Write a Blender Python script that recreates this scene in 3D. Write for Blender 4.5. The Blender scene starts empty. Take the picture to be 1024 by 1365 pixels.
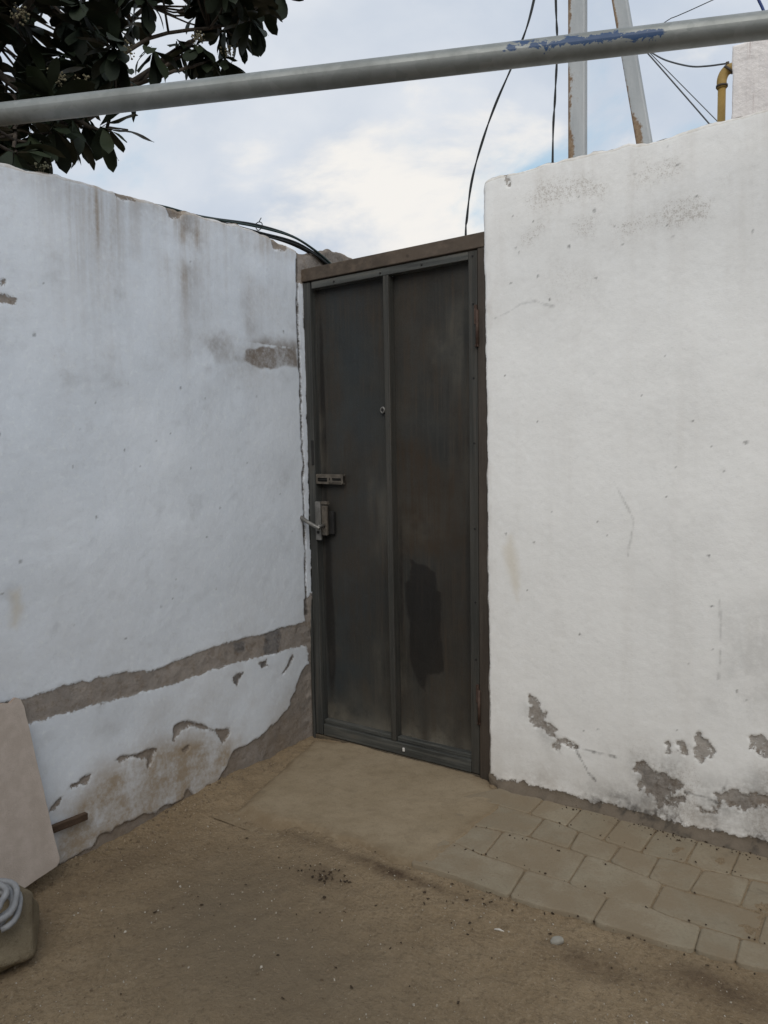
import bpy, bmesh, math, random
import numpy as np
from mathutils import Vector, Matrix
R = math.radians
random.seed(7); RNG = np.random.default_rng(7)
S = bpy.context.scene
COL = S.collection
# ------------------------------------------------------------------ camera
cd = bpy.data.cameras.new('camera'); cam = bpy.data.objects.new('camera', cd); COL.objects.link(cam)
cd.sensor_fit = 'HORIZONTAL'; cd.sensor_width = 36.0; cd.lens = 36.035; cd.clip_start = 0.05; cd.clip_end = 900
rot = Matrix(((0.81914713, -0.03209453, 0.57268484), (0.57341932, 0.06970566, -0.81629125), (-0.01372089, 0.99705118, 0.07550281)))
cam.matrix_world = Matrix.Translation((2.1948, -2.5557, 1.25)) @ rot.to_4x4()
S.camera = cam
# ------------------------------------------------------------------ sky, sun, exposure
SUN_EL, SUN_AZ = R(39), R(30)           # azimuth measured from -Y towards +X
sdir = Vector((math.sin(SUN_AZ)*math.cos(SUN_EL), -math.cos(SUN_AZ)*math.cos(SUN_EL), math.sin(SUN_EL)))
w = bpy.data.worlds.new('World'); S.world = w; w.use_nodes = True
nt = w.node_tree; N = nt.nodes; LK = nt.links
bg = N['Background']; bg.inputs['Strength'].default_value = 0.1
sky = N.new('ShaderNodeTexSky'); sky.sky_type = 'NISHITA'; sky.sun_disc = False
sky.sun_elevation = SUN_EL; sky.sun_rotation = math.atan2(sdir.x, sdir.y); sky.dust_density = 2.0
tc = N.new('ShaderNodeTexCoord')
mp = N.new('ShaderNodeMapping'); LK.new(tc.outputs['Generated'], mp.inputs['Vector'])
mp.inputs['Scale'].default_value = (1, 1, 1.5); mp.inputs['Location'].default_value = (5.3, 1.4, 3.3)
def wnoise(scale, detail, rough, dist, off):
    n = N.new('ShaderNodeTexNoise'); n.inputs['Scale'].default_value = scale; n.inputs['Detail'].default_value = detail
    n.inputs['Roughness'].default_value = rough; n.inputs['Distortion'].default_value = dist
    a = N.new('ShaderNodeVectorMath'); a.operation = 'ADD'; a.inputs[1].default_value = off
    LK.new(mp.outputs[0], a.inputs[0]); LK.new(a.outputs[0], n.inputs['Vector']); return n.outputs['Fac']
def wramp(fac, p0, p1):
    m = N.new('ShaderNodeMapRange'); m.interpolation_type = 'SMOOTHSTEP'
    m.inputs['From Min'].default_value = p0; m.inputs['From Max'].default_value = p1
    LK.new(fac, m.inputs['Value']); return m.outputs[0]
def wmix(f, a, b):
    m = N.new('ShaderNodeMix'); m.data_type = 'RGBA'; LK.new(f, m.inputs['Factor'])
    for s, v in ((6, a), (7, b)):
        if isinstance(v, tuple): m.inputs[s].default_value = (*v, 1)
        else: LK.new(v, m.inputs[s])
    return m.outputs[2]
hz = N.new('ShaderNodeMix'); hz.data_type = 'RGBA'; hz.inputs['Factor'].default_value = 0.55      # thin veil over the blue
LK.new(sky.outputs[0], hz.inputs[6]); hz.inputs[7].default_value = (4.9, 6.8, 7.9, 1)
c1 = wmix(wramp(wnoise(2.6, 7, .52, .25, (0, 0, 0)), .36, .66), (4.5, 5.1, 6.0), (6.2, 6.5, 6.95))
c2 = wmix(wramp(wnoise(3.6, 9, .58, .35, (4.3, 1.2, 2.2)), .54, .70), c1, (7.6, 7.4, 7.1))
c3 = wmix(wramp(wnoise(3.1, 8, .56, .35, (7.7, 3.1, 0.4)), .50, .66), c2, hz.outputs[2])
LK.new(c3, bg.inputs['Color'])
sl = bpy.data.lights.new('sun', 'SUN'); sun = bpy.data.objects.new('sun', sl); COL.objects.link(sun)
sl.energy = 1.5; sl.angle = R(50); sl.color = (1, .95, .87)
sun.rotation_euler = sdir.to_track_quat('Z', 'Y').to_euler()
S.view_settings.view_transform = 'Standard'; S.view_settings.look = 'None'
S.view_settings.gamma = 1; S.view_settings.use_curve_mapping = False; S.view_settings.exposure = 0.27
S.render.engine = 'CYCLES'
# ------------------------------------------------------------------ measured outlines (metres, in the plane of each surface)
L_band = [(-1.528, 0.545), (-1.332, 0.528), (-1.209, 0.53), (-1.075, 0.527), (-0.959, 0.519), (-0.835, 0.499), (-0.741, 0.507), (-0.656, 0.516), (-0.512, 0.525), (-0.37, 0.522), (-0.297, 0.517), (-0.207, 0.524), (-0.098, 0.522), (0.053, 0.527), (0.049, 0.405), (-0.087, 0.421), (-0.197, 0.422), (-0.394, 0.432), (-0.535, 0.436), (-0.666, 0.433), (-0.788, 0.428), (-0.87, 0.435), (-0.993, 0.439), (-1.161, 0.446), (-1.332, 0.447), (-1.532, 0.471)]
L_corner = [(-0.051, 0.619), (0.057, 0.669), (0.035, -0.046), (-0.0, 0.308), (-0.02, 0.346)]
L_lowpeel = [(0.047, 0.331), (-0.041, 0.317), (-0.082, 0.277), (-0.118, 0.22), (-0.144, 0.178), (-0.183, 0.149), (-0.239, 0.124), (-0.312, 0.114), (-0.356, 0.096), (-0.407, 0.091), (-0.469, 0.096), (-0.498, 0.087), (-0.524, 0.044), (-0.559, 0.027), (-0.592, -0.006), (-0.641, -0.008), (-0.679, -0.035), (-0.712, 0.03), (-0.756, -0.005), (-0.807, -0.002), (-0.874, -0.014), (-0.921, -0.0), (-0.964, 0.012), (-1.013, 0.01), (-1.057, 0.008), (-1.092, 0.007), (-1.115, -0.016), (-1.157, -0.018), (-1.205, -0.019), (-1.288, -0.025), (-1.562, -0.073), (-1.572, -0.267), (-0.901, -0.261), (0.059, -0.124)]
L_lyel = [(-1.348, 0.856), (-1.32, 0.863), (-1.318, 0.806), (-1.335, 0.745), (-1.353, 0.756), (-1.345, 0.811)]
L_lhstain = [(-0.348, 1.661), (-0.219, 1.691), (-0.049, 1.709), (-0.038, 1.616), (-0.132, 1.623), (-0.214, 1.601), (-0.287, 1.607), (-0.358, 1.619)]
L_lhstain2 = [(-0.579, 1.673), (-0.466, 1.7), (-0.327, 1.669), (-0.329, 1.615), (-0.469, 1.62), (-0.553, 1.596)]
L_ldirt = [(-1.205, 0.085), (-1.093, 0.166), (-0.945, 0.164), (-0.748, 0.179), (-0.529, 0.106), (-0.534, -0.012), (-0.722, -0.03), (-1.045, -0.034), (-1.185, -0.048)]
L_lp = [[(-0.768, 0.275), (-0.733, 0.279), (-0.681, 0.266), (-0.631, 0.233), (-0.583, 0.207), (-0.506, 0.189), (-0.503, 0.164), (-0.543, 0.141), (-0.58, 0.194), (-0.631, 0.222), (-0.692, 0.255), (-0.734, 0.253), (-0.759, 0.233), (-0.784, 0.219)], [(-1.032, 0.237), (-0.996, 0.245), (-0.936, 0.231), (-0.905, 0.226), (-0.863, 0.233), (-0.851, 0.218), (-0.871, 0.193), (-0.895, 0.168), (-0.893, 0.2), (-0.955, 0.221), (-1.003, 0.224)], [(-1.205, 0.201), (-1.183, 0.215), (-1.14, 0.219), (-1.124, 0.218), (-1.136, 0.197), (-1.173, 0.196)], [(-1.273, 0.157), (-1.24, 0.177), (-1.221, 0.185), (-1.233, 0.16), (-1.264, 0.144)], [(-1.336, 1.767), (-1.323, 1.765), (-1.328, 1.753), (-1.337, 1.749)], [(-1.383, 1.704), (-1.327, 1.726), (-1.307, 1.72), (-1.289, 1.719), (-1.299, 1.704), (-1.331, 1.699), (-1.384, 1.683)], [(-0.741, 0.177), (-0.712, 0.19), (-0.706, 0.176), (-0.728, 0.161)]]
L_lpd = [[(-0.47, 0.381), (-0.446, 0.39), (-0.413, 0.385), (-0.43, 0.365), (-0.448, 0.342), (-0.467, 0.359)], [(-0.323, 0.403), (-0.283, 0.407), (-0.275, 0.38), (-0.311, 0.376)], [(-0.186, 0.326), (-0.146, 0.375), (-0.126, 0.403), (-0.117, 0.382), (-0.148, 0.343)]]
L_ldark = [[(-0.461, 0.514), (-0.404, 0.505), (-0.401, 0.471), (-0.451, 0.476)], [(-0.284, 0.517), (-0.206, 0.543), (-0.19, 0.482), (-0.22, 0.408), (-0.283, 0.413), (-0.299, 0.454)]]
L_lcap = [[(-0.725, 2.12), (-0.665, 2.129), (-0.645, 2.119), (-0.666, 2.093), (-0.706, 2.093)], [(-0.195, 2.132), (-0.096, 2.123), (-0.115, 2.095), (-0.179, 2.088)], [(-0.953, 2.111), (-0.841, 2.12), (-0.857, 2.107), (-0.93, 2.098)]]
L_top = [(-1.319, 2.098), (-1.228, 2.108), (-1.143, 2.112), (-1.053, 2.119), (-0.944, 2.113), (-0.841, 2.118), (-0.779, 2.131), (-0.725, 2.125), (-0.648, 2.123), (-0.524, 2.131), (-0.37, 2.14), (-0.247, 2.133), (-0.092, 2.118), (-0.04, 2.11), (-0.012, 2.103)]
R_peel = [[(1.052, 0.358), (1.07, 0.361), (1.087, 0.331), (1.099, 0.297), (1.122, 0.271), (1.145, 0.25), (1.162, 0.224), (1.139, 0.224), (1.111, 0.235), (1.082, 0.263), (1.052, 0.302)], [(1.156, 0.225), (1.19, 0.224), (1.223, 0.215), (1.201, 0.215), (1.168, 0.214), (1.151, 0.183), (1.145, 0.193)], [(1.522, 0.25), (1.54, 0.277), (1.56, 0.276), (1.588, 0.282), (1.59, 0.267), (1.56, 0.266), (1.536, 0.245)], [(1.619, 0.323), (1.638, 0.337), (1.665, 0.323), (1.67, 0.294), (1.657, 0.257), (1.63, 0.261), (1.62, 0.284), (1.629, 0.3)], [(1.791, 0.349), (1.845, 0.374), (1.846, 0.304), (1.813, 0.301), (1.796, 0.321)], [(1.444, 0.199), (1.468, 0.215), (1.483, 0.193), (1.523, 0.186), (1.556, 0.164), (1.589, 0.162), (1.571, 0.127), (1.543, 0.109), (1.524, 0.084), (1.515, 0.051), (1.5, 0.037), (1.504, 0.089), (1.475, 0.108), (1.449, 0.133)], [(1.681, 0.154), (1.721, 0.174), (1.786, 0.176), (1.869, 0.206), (1.87, 0.164), (1.787, 0.137), (1.733, 0.133), (1.7, 0.139)], [(1.529, 0.091), (1.574, 0.122), (1.595, 0.135), (1.59, 0.121), (1.557, 0.093), (1.539, 0.073)], [(1.637, 0.088), (1.66, 0.099), (1.664, 0.09), (1.646, 0.081)], [(1.575, 0.011), (1.599, 0.012), (1.645, -0.005), (1.675, -0.006), (1.68, -0.025), (1.648, -0.029), (1.599, -0.028), (1.578, -0.014)], [(0.954, 2.218), (0.971, 2.209), (0.974, 2.193), (0.96, 2.191)]]
R_base = [(0.843, 0.057), (0.906, 0.025), (0.944, 0.011), (0.999, 0.013), (1.041, 0.017), (1.065, 0.006), (1.146, -0.007), (1.23, -0.002), (1.311, -0.003), (1.39, 0.002), (1.428, -0.003), (1.471, -0.008), (1.515, -0.016), (1.564, -0.028), (1.634, -0.023), (1.702, -0.013), (1.79, -0.002), (1.915, 0.001), (1.918, -0.121), (0.709, -0.094)]
R_spk = [[(0.994, 2.143), (1.125, 2.159), (1.244, 2.152), (1.464, 2.152), (1.544, 2.163), (1.544, 2.118), (1.441, 2.094), (1.333, 2.076), (1.218, 2.109), (1.084, 2.105), (1.006, 2.082)], [(1.219, 2.006), (1.334, 2.014), (1.419, 1.989), (1.546, 2.011), (1.687, 2.02), (1.678, 1.924), (1.603, 1.92), (1.501, 1.956), (1.395, 1.963), (1.271, 1.953)], [(1.029, 1.988), (1.085, 2.03), (1.085, 1.999), (1.051, 1.972)]]
R_grey = [[(1.697, 0.757), (1.856, 0.796), (1.861, 0.556), (1.704, 0.531)], [(1.66, 0.5), (1.861, 0.556), (1.864, 0.453), (1.65, 0.388)], [(1.642, 0.189), (1.868, 0.267), (1.872, 0.102), (1.633, 0.037)], [(1.434, 0.212), (1.572, 0.236), (1.591, 0.076), (1.441, 0.037)], [(1.029, 0.312), (1.076, 0.362), (1.145, 0.223), (1.117, 0.203)], [(1.284, 0.077), (1.465, 0.121), (1.466, 0.004), (1.258, -0.025)]]
R_yel = [(0.945, 0.901), (0.976, 0.944), (1.005, 0.822), (0.999, 0.712), (0.975, 0.765)]
R_crack = [[(1.223, 0.204), (1.27, 0.128), (1.297, 0.107)], [(1.215, 0.213), (1.31, 0.206), (1.388, 0.207)], [(1.504, 0.089), (1.501, 0.001), (1.486, -0.024)], [(1.594, 0.14), (1.655, 0.138), (1.695, 0.128)], [(1.72, 0.208), (1.704, 0.155)]]
R_top = [(0.868, 2.226), (0.928, 2.229), (1.029, 2.228), (1.152, 2.23), (1.269, 2.231), (1.392, 2.228), (1.445, 2.22), (1.509, 2.223), (1.587, 2.227), (1.63, 2.234), (1.693, 2.235), (1.792, 2.238)]
D_dark = [(0.48, 0.836), (0.52, 0.85), (0.559, 0.841), (0.642, 0.793), (0.648, 0.675), (0.642, 0.495), (0.652, 0.382), (0.574, 0.357), (0.566, 0.285), (0.538, 0.302), (0.496, 0.413), (0.485, 0.659)]
D_brown = [(0.479, 1.264), (0.578, 1.292), (0.679, 1.146), (0.711, 0.915), (0.608, 0.85), (0.484, 0.857)]
P_lines = [[(0.94, -0.079), (1.058, -0.076), (1.236, -0.098), (1.396, -0.108), (1.511, -0.117), (1.617, -0.115), (1.718, -0.092), (1.849, -0.069)], [(0.849, -0.198), (1.011, -0.178), (1.112, -0.18), (1.235, -0.189), (1.33, -0.213), (1.416, -0.226), (1.525, -0.231), (1.647, -0.218), (1.701, -0.225), (1.767, -0.213), (1.868, -0.198)], [(0.911, -0.378), (1.058, -0.347), (1.179, -0.328), (1.323, -0.332), (1.423, -0.336), (1.448, -0.335), (1.574, -0.36), (1.625, -0.369), (1.687, -0.369), (1.748, -0.364), (1.825, -0.364), (1.894, -0.367)], [(0.883, -0.496), (1.019, -0.494), (1.111, -0.511), (1.189, -0.512), (1.266, -0.516), (1.389, -0.51), (1.422, -0.52), (1.526, -0.52), (1.622, -0.508), (1.675, -0.518), (1.747, -0.517), (1.825, -0.514), (1.915, -0.509)], [(0.955, -0.683), (1.008, -0.67), (1.101, -0.67), (1.194, -0.67), (1.285, -0.672), (1.401, -0.664), (1.462, -0.652), (1.54, -0.651), (1.628, -0.646), (1.707, -0.639), (1.772, -0.627), (1.846, -0.621), (1.895, -0.617), (1.93, -0.61)]]
P_joints = [[[(1.114, -0.104), (1.12, -0.175)], [(1.257, -0.117), (1.26, -0.186)], [(1.391, -0.142), (1.394, -0.212)], [(1.518, -0.144), (1.517, -0.225)], [(1.638, -0.129), (1.644, -0.22)], [(1.767, -0.111), (1.77, -0.211)]], [[(0.867, -0.202), (0.913, -0.377)], [(1.179, -0.195), (1.188, -0.324)], [(1.31, -0.22), (1.323, -0.332)], [(1.452, -0.235), (1.453, -0.336)], [(1.572, -0.237), (1.576, -0.359)], [(1.698, -0.229), (1.692, -0.365)], [(1.823, -0.211), (1.824, -0.36)]], [[(0.902, -0.384), (0.903, -0.501)], [(1.102, -0.349), (1.12, -0.504)], [(1.381, -0.337), (1.393, -0.5)], [(1.621, -0.376), (1.624, -0.506)], [(1.887, -0.372), (1.889, -0.508)]], [[(1.263, -0.518), (1.283, -0.668)], [(1.512, -0.547), (1.516, -0.652)], [(1.758, -0.525), (1.767, -0.622)], [(1.852, -0.518), (1.858, -0.615)]]]
APRON = [(0.035, -0.046), (0.122, -0.322), (0.203, -0.575), (0.237, -0.677), (0.327, -0.7), (0.42, -0.679), (0.495, -0.655), (0.582, -0.661), (0.656, -0.666), (0.735, -0.656), (0.833, -0.669), (0.912, -0.681), (0.951, -0.677), (1.021, -0.66), (1.014, -0.582), (1.02, -0.347), (1.017, -0.185), (1.021, -0.06), (0.924, -0.048), (0.888, -0.008), (0.687, 0.028), (0.295, 0.06)]
T_fill = [(-0.4, 0.13, 3.24), (-0.97, -0.1, 3.49), (-0.73, -1.01, 2.51), (-0.86, 0.49, 3.6), (-0.95, 0.82, 3.93), (-0.88, -0.91, 2.85), (-0.68, -1.06, 2.83), (-0.71, -0.73, 3.26), (-1.08, -0.05, 3.69), (-0.66, -0.56, 2.85), (-0.94, -0.82, 2.81), (-0.56, -1.05, 2.83), (-1.12, -0.77, 3.4), (-0.38, -0.03, 3.32), (-0.58, 0.03, 3.54), (-0.97, 0.8, 3.84), (-0.87, 0.51, 3.72), (-1.04, -0.91, 3.12), (-0.86, 0.55, 3.96), (-0.69, -0.28, 3.47), (-0.71, -1.14, 2.62), (-0.59, -0.19, 3.65), (-0.81, -0.42, 3.33), (-0.28, -0.71, 2.74), (-0.58, -0.98, 3.23), (-0.84, -0.42, 3.6), (-0.78, -0.47, 3.11), (-0.87, -1.0, 3.26), (-0.69, -0.81, 2.68), (-0.39, -0.91, 2.58), (-0.61, -0.89, 3.08), (-0.69, -1.2, 2.96), (-0.9, 0.53, 3.78), (-0.77, -0.73, 2.74), (-0.67, -0.49, 2.93), (-1.12, -0.89, 2.62), (-0.85, 0.31, 3.68), (-0.3, -1.35, 2.35), (-0.5, 0.23, 3.65), (-0.6, 0.08, 3.43), (-0.28, -0.98, 2.48), (-0.95, -0.64, 2.94), (-0.56, -0.73, 3.12), (-0.92, -0.72, 3.08), (-0.8, -0.11, 3.78), (-1.15, -0.99, 2.82), (-0.5, -1.13, 2.43), (-0.25, -0.95, 3.06), (-0.46, -1.2, 2.59), (-0.93, 0.56, 4.13), (-0.97, -0.25, 3.07), (-0.69, -0.96, 2.47), (-0.49, -1.21, 2.38), (-0.44, -0.09, 3.49), (-0.87, 0.26, 3.74), (-0.69, -0.74, 2.57), (-1.09, -0.57, 3.14), (-0.51, 0.21, 3.64), (-0.88, -0.12, 3.67), (-0.45, -0.96, 2.48), (-0.46, 0.15, 3.49), (-1.0, 0.42, 4.03), (-0.73, -0.63, 2.88), (-0.64, -1.2, 2.86), (-0.44, -1.31, 2.97), (-0.91, -0.66, 2.78), (-0.44, 0.14, 3.39), (-0.84, 0.32, 3.71), (-0.56, -0.28, 3.41), (-0.72, -0.98, 2.48), (-0.97, 0.75, 3.8), (-0.67, -0.9, 3.3), (-0.99, 0.59, 3.61), (-0.29, -0.84, 2.86), (-1.08, -0.38, 2.92), (-0.35, -1.38, 2.43), (-0.49, -0.88, 2.63), (-0.91, -0.27, 3.45), (-0.95, -0.91, 3.16), (-0.85, -0.38, 3.64), (-0.35, 0.03, 3.58), (-0.63, -0.91, 3.2), (-0.7, -0.62, 3.02), (-0.35, -1.27, 2.83), (-0.41, -0.12, 3.54), (-0.69, -0.23, 3.27), (-0.94, 0.2, 3.71), (-0.74, -1.12, 3.02), (-0.81, -0.72, 3.29), (-0.44, -1.18, 2.34), (-0.43, -1.34, 2.52), (-0.74, 0.42, 4.02)]
T_tips = [(-0.32, -0.711, 2.466, 0.284, 0.956, -0.069), (-0.4, -0.814, 2.452, 0.167, -0.156, -0.974), (-0.35, -0.925, 2.396, 0.164, -0.264, -0.951), (-0.35, -1.011, 2.336, 0.178, -0.154, -0.972), (-0.28, -1.109, 2.248, 0.293, 0.548, -0.783), (-0.45, -0.709, 2.518, 0.231, 0.17, -0.958), (-0.55, 0.108, 3.088, 0.266, 0.026, -0.964), (-0.6, 0.042, 3.09, 0.133, -0.457, -0.879), (-0.6, -0.02, 3.112, 0.17, -0.19, -0.967), (-0.55, 0.202, 3.259, 0.185, 0.974, -0.134), (-0.6, 0.398, 3.483, 0.174, 0.016, -0.985), (-0.6, 0.551, 3.632, 0.18, 0.548, -0.817), (-0.7, -0.03, 3.151, 0.283, 0.35, -0.893), (-0.6, -0.265, 2.994, 0.282, 0.014, -0.959), (-0.45, -0.559, 2.719, 0.214, -0.016, -0.977)]
T_flowers = [(-0.3, -1.055, 2.718), (-0.25, -0.966, 2.535), (-0.25, -0.671, 2.749), (-0.5, 0.081, 3.116), (-0.45, -0.145, 3.067), (-0.3, -0.831, 2.577), (-0.5, 0.216, 3.375)]
WEED = [(-0.03, -1.174, 2.112), (-0.03, -1.116, 2.124)]
T_branch = [[(-0.8, -0.375, 2.842), (-0.7, -0.272, 2.894), (-0.62, -0.169, 2.955), (-0.6, -0.077, 3.011), (-0.58, 0.024, 3.07), (-0.55, 0.108, 3.088)], [(-0.8, -0.336, 2.872), (-0.75, -0.21, 2.97), (-0.75, -0.1, 3.078), (-0.7, -0.03, 3.151), (-0.7, 0.073, 3.234)], [(-0.8, -0.235, 2.926), (-0.7, -0.144, 3.007), (-0.65, -0.075, 3.075), (-0.6, -0.02, 3.112)], [(-0.5, -0.794, 2.543), (-0.42, -0.756, 2.495), (-0.38, -0.72, 2.478), (-0.32, -0.711, 2.466)], [(-0.8, -0.41, 2.908), (-0.7, -0.201, 3.12), (-0.6, 0.163, 3.293), (-0.6, 0.398, 3.483), (-0.6, 0.551, 3.632)], [(-0.7, -0.789, 2.68), (-0.5, -0.825, 2.532), (-0.42, -0.819, 2.461), (-0.4, -0.814, 2.446)], [(-0.6, -0.911, 2.582), (-0.4, -1.034, 2.385), (-0.28, -1.109, 2.248)]]
CAB = [(-0.07, -0.893, 2.136), (-0.06, -0.698, 2.153), (-0.05, -0.551, 2.161), (-0.03, -0.458, 2.153), (-0.02, -0.225, 2.168), (0.0, -0.02, 2.152), (0.03, 0.143, 2.091)]# ------------------------------------------------------------------ helpers
def sm(x, a, b):
    t = np.clip((x-a)/(b-a), 0, 1); return t*t*(3-2*t)
def vnoise(x, y, seed=0):
    xi = np.floor(x).astype(np.int64); yi = np.floor(y).astype(np.int64); xf = x-xi; yf = y-yi
    u = xf*xf*(3-2*xf); v = yf*yf*(3-2*yf)
    def h(a, b):
        n = (a*374761393 + b*668265263 + seed*1442695041) & 0x7fffffff
        n = ((n ^ (n >> 13))*1274126177) & 0x7fffffff
        return ((n ^ (n >> 16)) & 0xffff)/65535.0
    return (h(xi, yi)*(1-u)+h(xi+1, yi)*u)*(1-v)+(h(xi, yi+1)*(1-u)+h(xi+1, yi+1)*u)*v
def fbm(x, y, scale=1.0, octv=4, seed=0, gain=.5):
    s = np.zeros(np.shape(x)); a = 1.0; t = 0; f = scale
    for i in range(octv):
        s += a*vnoise(x*f+i*17.3, y*f-i*9.1, seed+i); t += a; a *= gain; f *= 2.03
    return s/t
def sdf(X, Y, poly):                                   # positive inside
    d = np.full(X.shape, 1e9); ins = np.zeros(X.shape, bool); n = len(poly)
    for i in range(n):
        x1, y1 = poly[i]; x2, y2 = poly[i-1]
        ex, ey = x2-x1, y2-y1
        t = np.clip(((X-x1)*ex+(Y-y1)*ey)/(ex*ex+ey*ey+1e-12), 0, 1)
        d = np.minimum(d, np.hypot(X-x1-t*ex, Y-y1-t*ey))
        if y1 != y2:
            c = ((y1 > Y) != (y2 > Y)) & (X < ex*(Y-y1)/(y2-y1)+x1); ins ^= c
    return np.where(ins, d, -d)
def sdl(X, Y, pts):
    d = np.full(X.shape, 1e9)
    for (x1, y1), (x2, y2) in zip(pts[:-1], pts[1:]):
        ex, ey = x2-x1, y2-y1
        t = np.clip(((X-x1)*ex+(Y-y1)*ey)/(ex*ex+ey*ey+1e-12), 0, 1)
        d = np.minimum(d, np.hypot(X-x1-t*ex, Y-y1-t*ey))
    return d
def blob(X, Y, cx, cy, rx, ry): return np.exp(-((X-cx)/rx)**2-((Y-cy)/ry)**2)
def link(name, me, mat=None, parent=None):
    o = bpy.data.objects.new(name, me); COL.objects.link(o)
    if mat: me.materials.append(mat)
    if parent: o.parent = parent
    return o
def grid(name, P, mat, parent=None, attrs=None, wrap=False, smooth=True, flip=False):
    nu, nv = P.shape[:2]
    idx = np.arange(nu*nv).reshape(nu, nv)
    q = np.stack([idx[:-1, :-1], idx[1:, :-1], idx[1:, 1:], idx[:-1, 1:]], -1).reshape(-1, 4)
    if flip: q = q[:, ::-1]
    me = bpy.data.meshes.new(name)
    me.vertices.add(nu*nv); me.vertices.foreach_set('co', P.reshape(-1).astype(np.float32))
    me.loops.add(q.size); me.loops.foreach_set('vertex_index', q.reshape(-1).astype(np.int32))
    me.polygons.add(len(q)); me.polygons.foreach_set('loop_start', np.arange(0, q.size, 4, dtype=np.int32))
    me.polygons.foreach_set('loop_total', np.full(len(q), 4, np.int32))
    me.polygons.foreach_set('use_smooth', np.full(len(q), smooth))
    me.update(); me.validate()
    for k, A in (attrs or {}).items():
        a = me.attributes.new(k, 'FLOAT_COLOR', 'POINT'); a.data.foreach_set('color', A.reshape(-1).astype(np.float32))
    return link(name, me, mat, parent)
def bm_obj(name, bm, mat, parent=None, smooth=False, fn=None):
    me = bpy.data.meshes.new(name)
    if fn:
        for v in bm.verts: v.co = fn(v.co)
    bmesh.ops.recalc_face_normals(bm, faces=bm.faces)
    if smooth:
        for f in bm.faces: f.smooth = True
    bm.to_mesh(me); bm.free()
    return link(name, me, mat, parent)
def box(bm, x0, x1, y0, y1, z0, z1, bev=0.0):
    b = bmesh.new()
    v = [b.verts.new(p) for p in ((x0,y0,z0),(x1,y0,z0),(x1,y1,z0),(x0,y1,z0),(x0,y0,z1),(x1,y0,z1),(x1,y1,z1),(x0,y1,z1))]
    for f in ((3,2,1,0),(4,5,6,7),(0,1,5,4),(1,2,6,5),(2,3,7,6),(3,0,4,7)): b.faces.new([v[i] for i in f])
    if bev: bmesh.ops.bevel(b, geom=b.edges[:], offset=bev, segments=2, affect='EDGES', profile=.6)
    t = bpy.data.meshes.new('t'); b.to_mesh(t); b.free(); bm.from_mesh(t); bpy.data.meshes.remove(t)
def tube(bm, pts, rad, seg=10, cap=True):
    pts = [Vector(p) for p in pts]
    if not hasattr(rad, '__len__'): rad = [rad]*len(pts)
    up = Vector((0, 0, 1)); rings = []
    t0 = (pts[1]-pts[0]).normalized()
    if abs(t0.dot(up)) > .9: up = Vector((1, 0, 0))
    n = (up-t0*up.dot(t0)).normalized()
    for i, p in enumerate(pts):
        t = (pts[min(i+1, len(pts)-1)]-pts[max(i-1, 0)]).normalized()
        n = (n-t*n.dot(t)).normalized(); b = t.cross(n)
        rings.append([bm.verts.new(p+(n*math.cos(2*math.pi*k/seg)+b*math.sin(2*math.pi*k/seg))*rad[i]) for k in range(seg)])
    for a, c in zip(rings[:-1], rings[1:]):
        for k in range(seg):
            f = bm.faces.new((a[k], a[(k+1) % seg], c[(k+1) % seg], c[k])); f.smooth = True
    if cap: bm.faces.new(rings[0][::-1]); bm.faces.new(rings[-1])
def spline(pts, n=6):
    P = [Vector(p) for p in pts]; Q = [P[0]*2-P[1]]+P+[P[-1]*2-P[-2]]; out = []
    for i in range(1, len(Q)-2):
        for k in range(n):
            t = k/n; a, b, c, d = Q[i-1:i+3]
            out.append(.5*((2*b)+(c-a)*t+(2*a-5*b+4*c-d)*t*t+(3*b-a-3*c+d)*t**3))
    return out+[P[-1]]
def ico(bm, c, r, sub=1, jit=0.0, sc=(1, 1, 1)):
    g = bmesh.ops.create_icosphere(bm, subdivisions=sub, radius=1)
    for v in g['verts']:
        k = 1+random.uniform(-jit, jit); v.co = Vector((v.co.x*sc[0], v.co.y*sc[1], v.co.z*sc[2]))*r*k+Vector(c)
def empty(name, loc, label, cat, group=None):
    o = bpy.data.objects.new(name, None); COL.objects.link(o); o.location = loc; o.empty_display_size = .1
    return tag(o, label, cat, group)
def tag(o, label=None, cat=None, group=None, kind=None):
    for k, v in (('label', label), ('category', cat), ('group', group), ('kind', kind)):
        if v: o[k] = v
    return o
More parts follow.
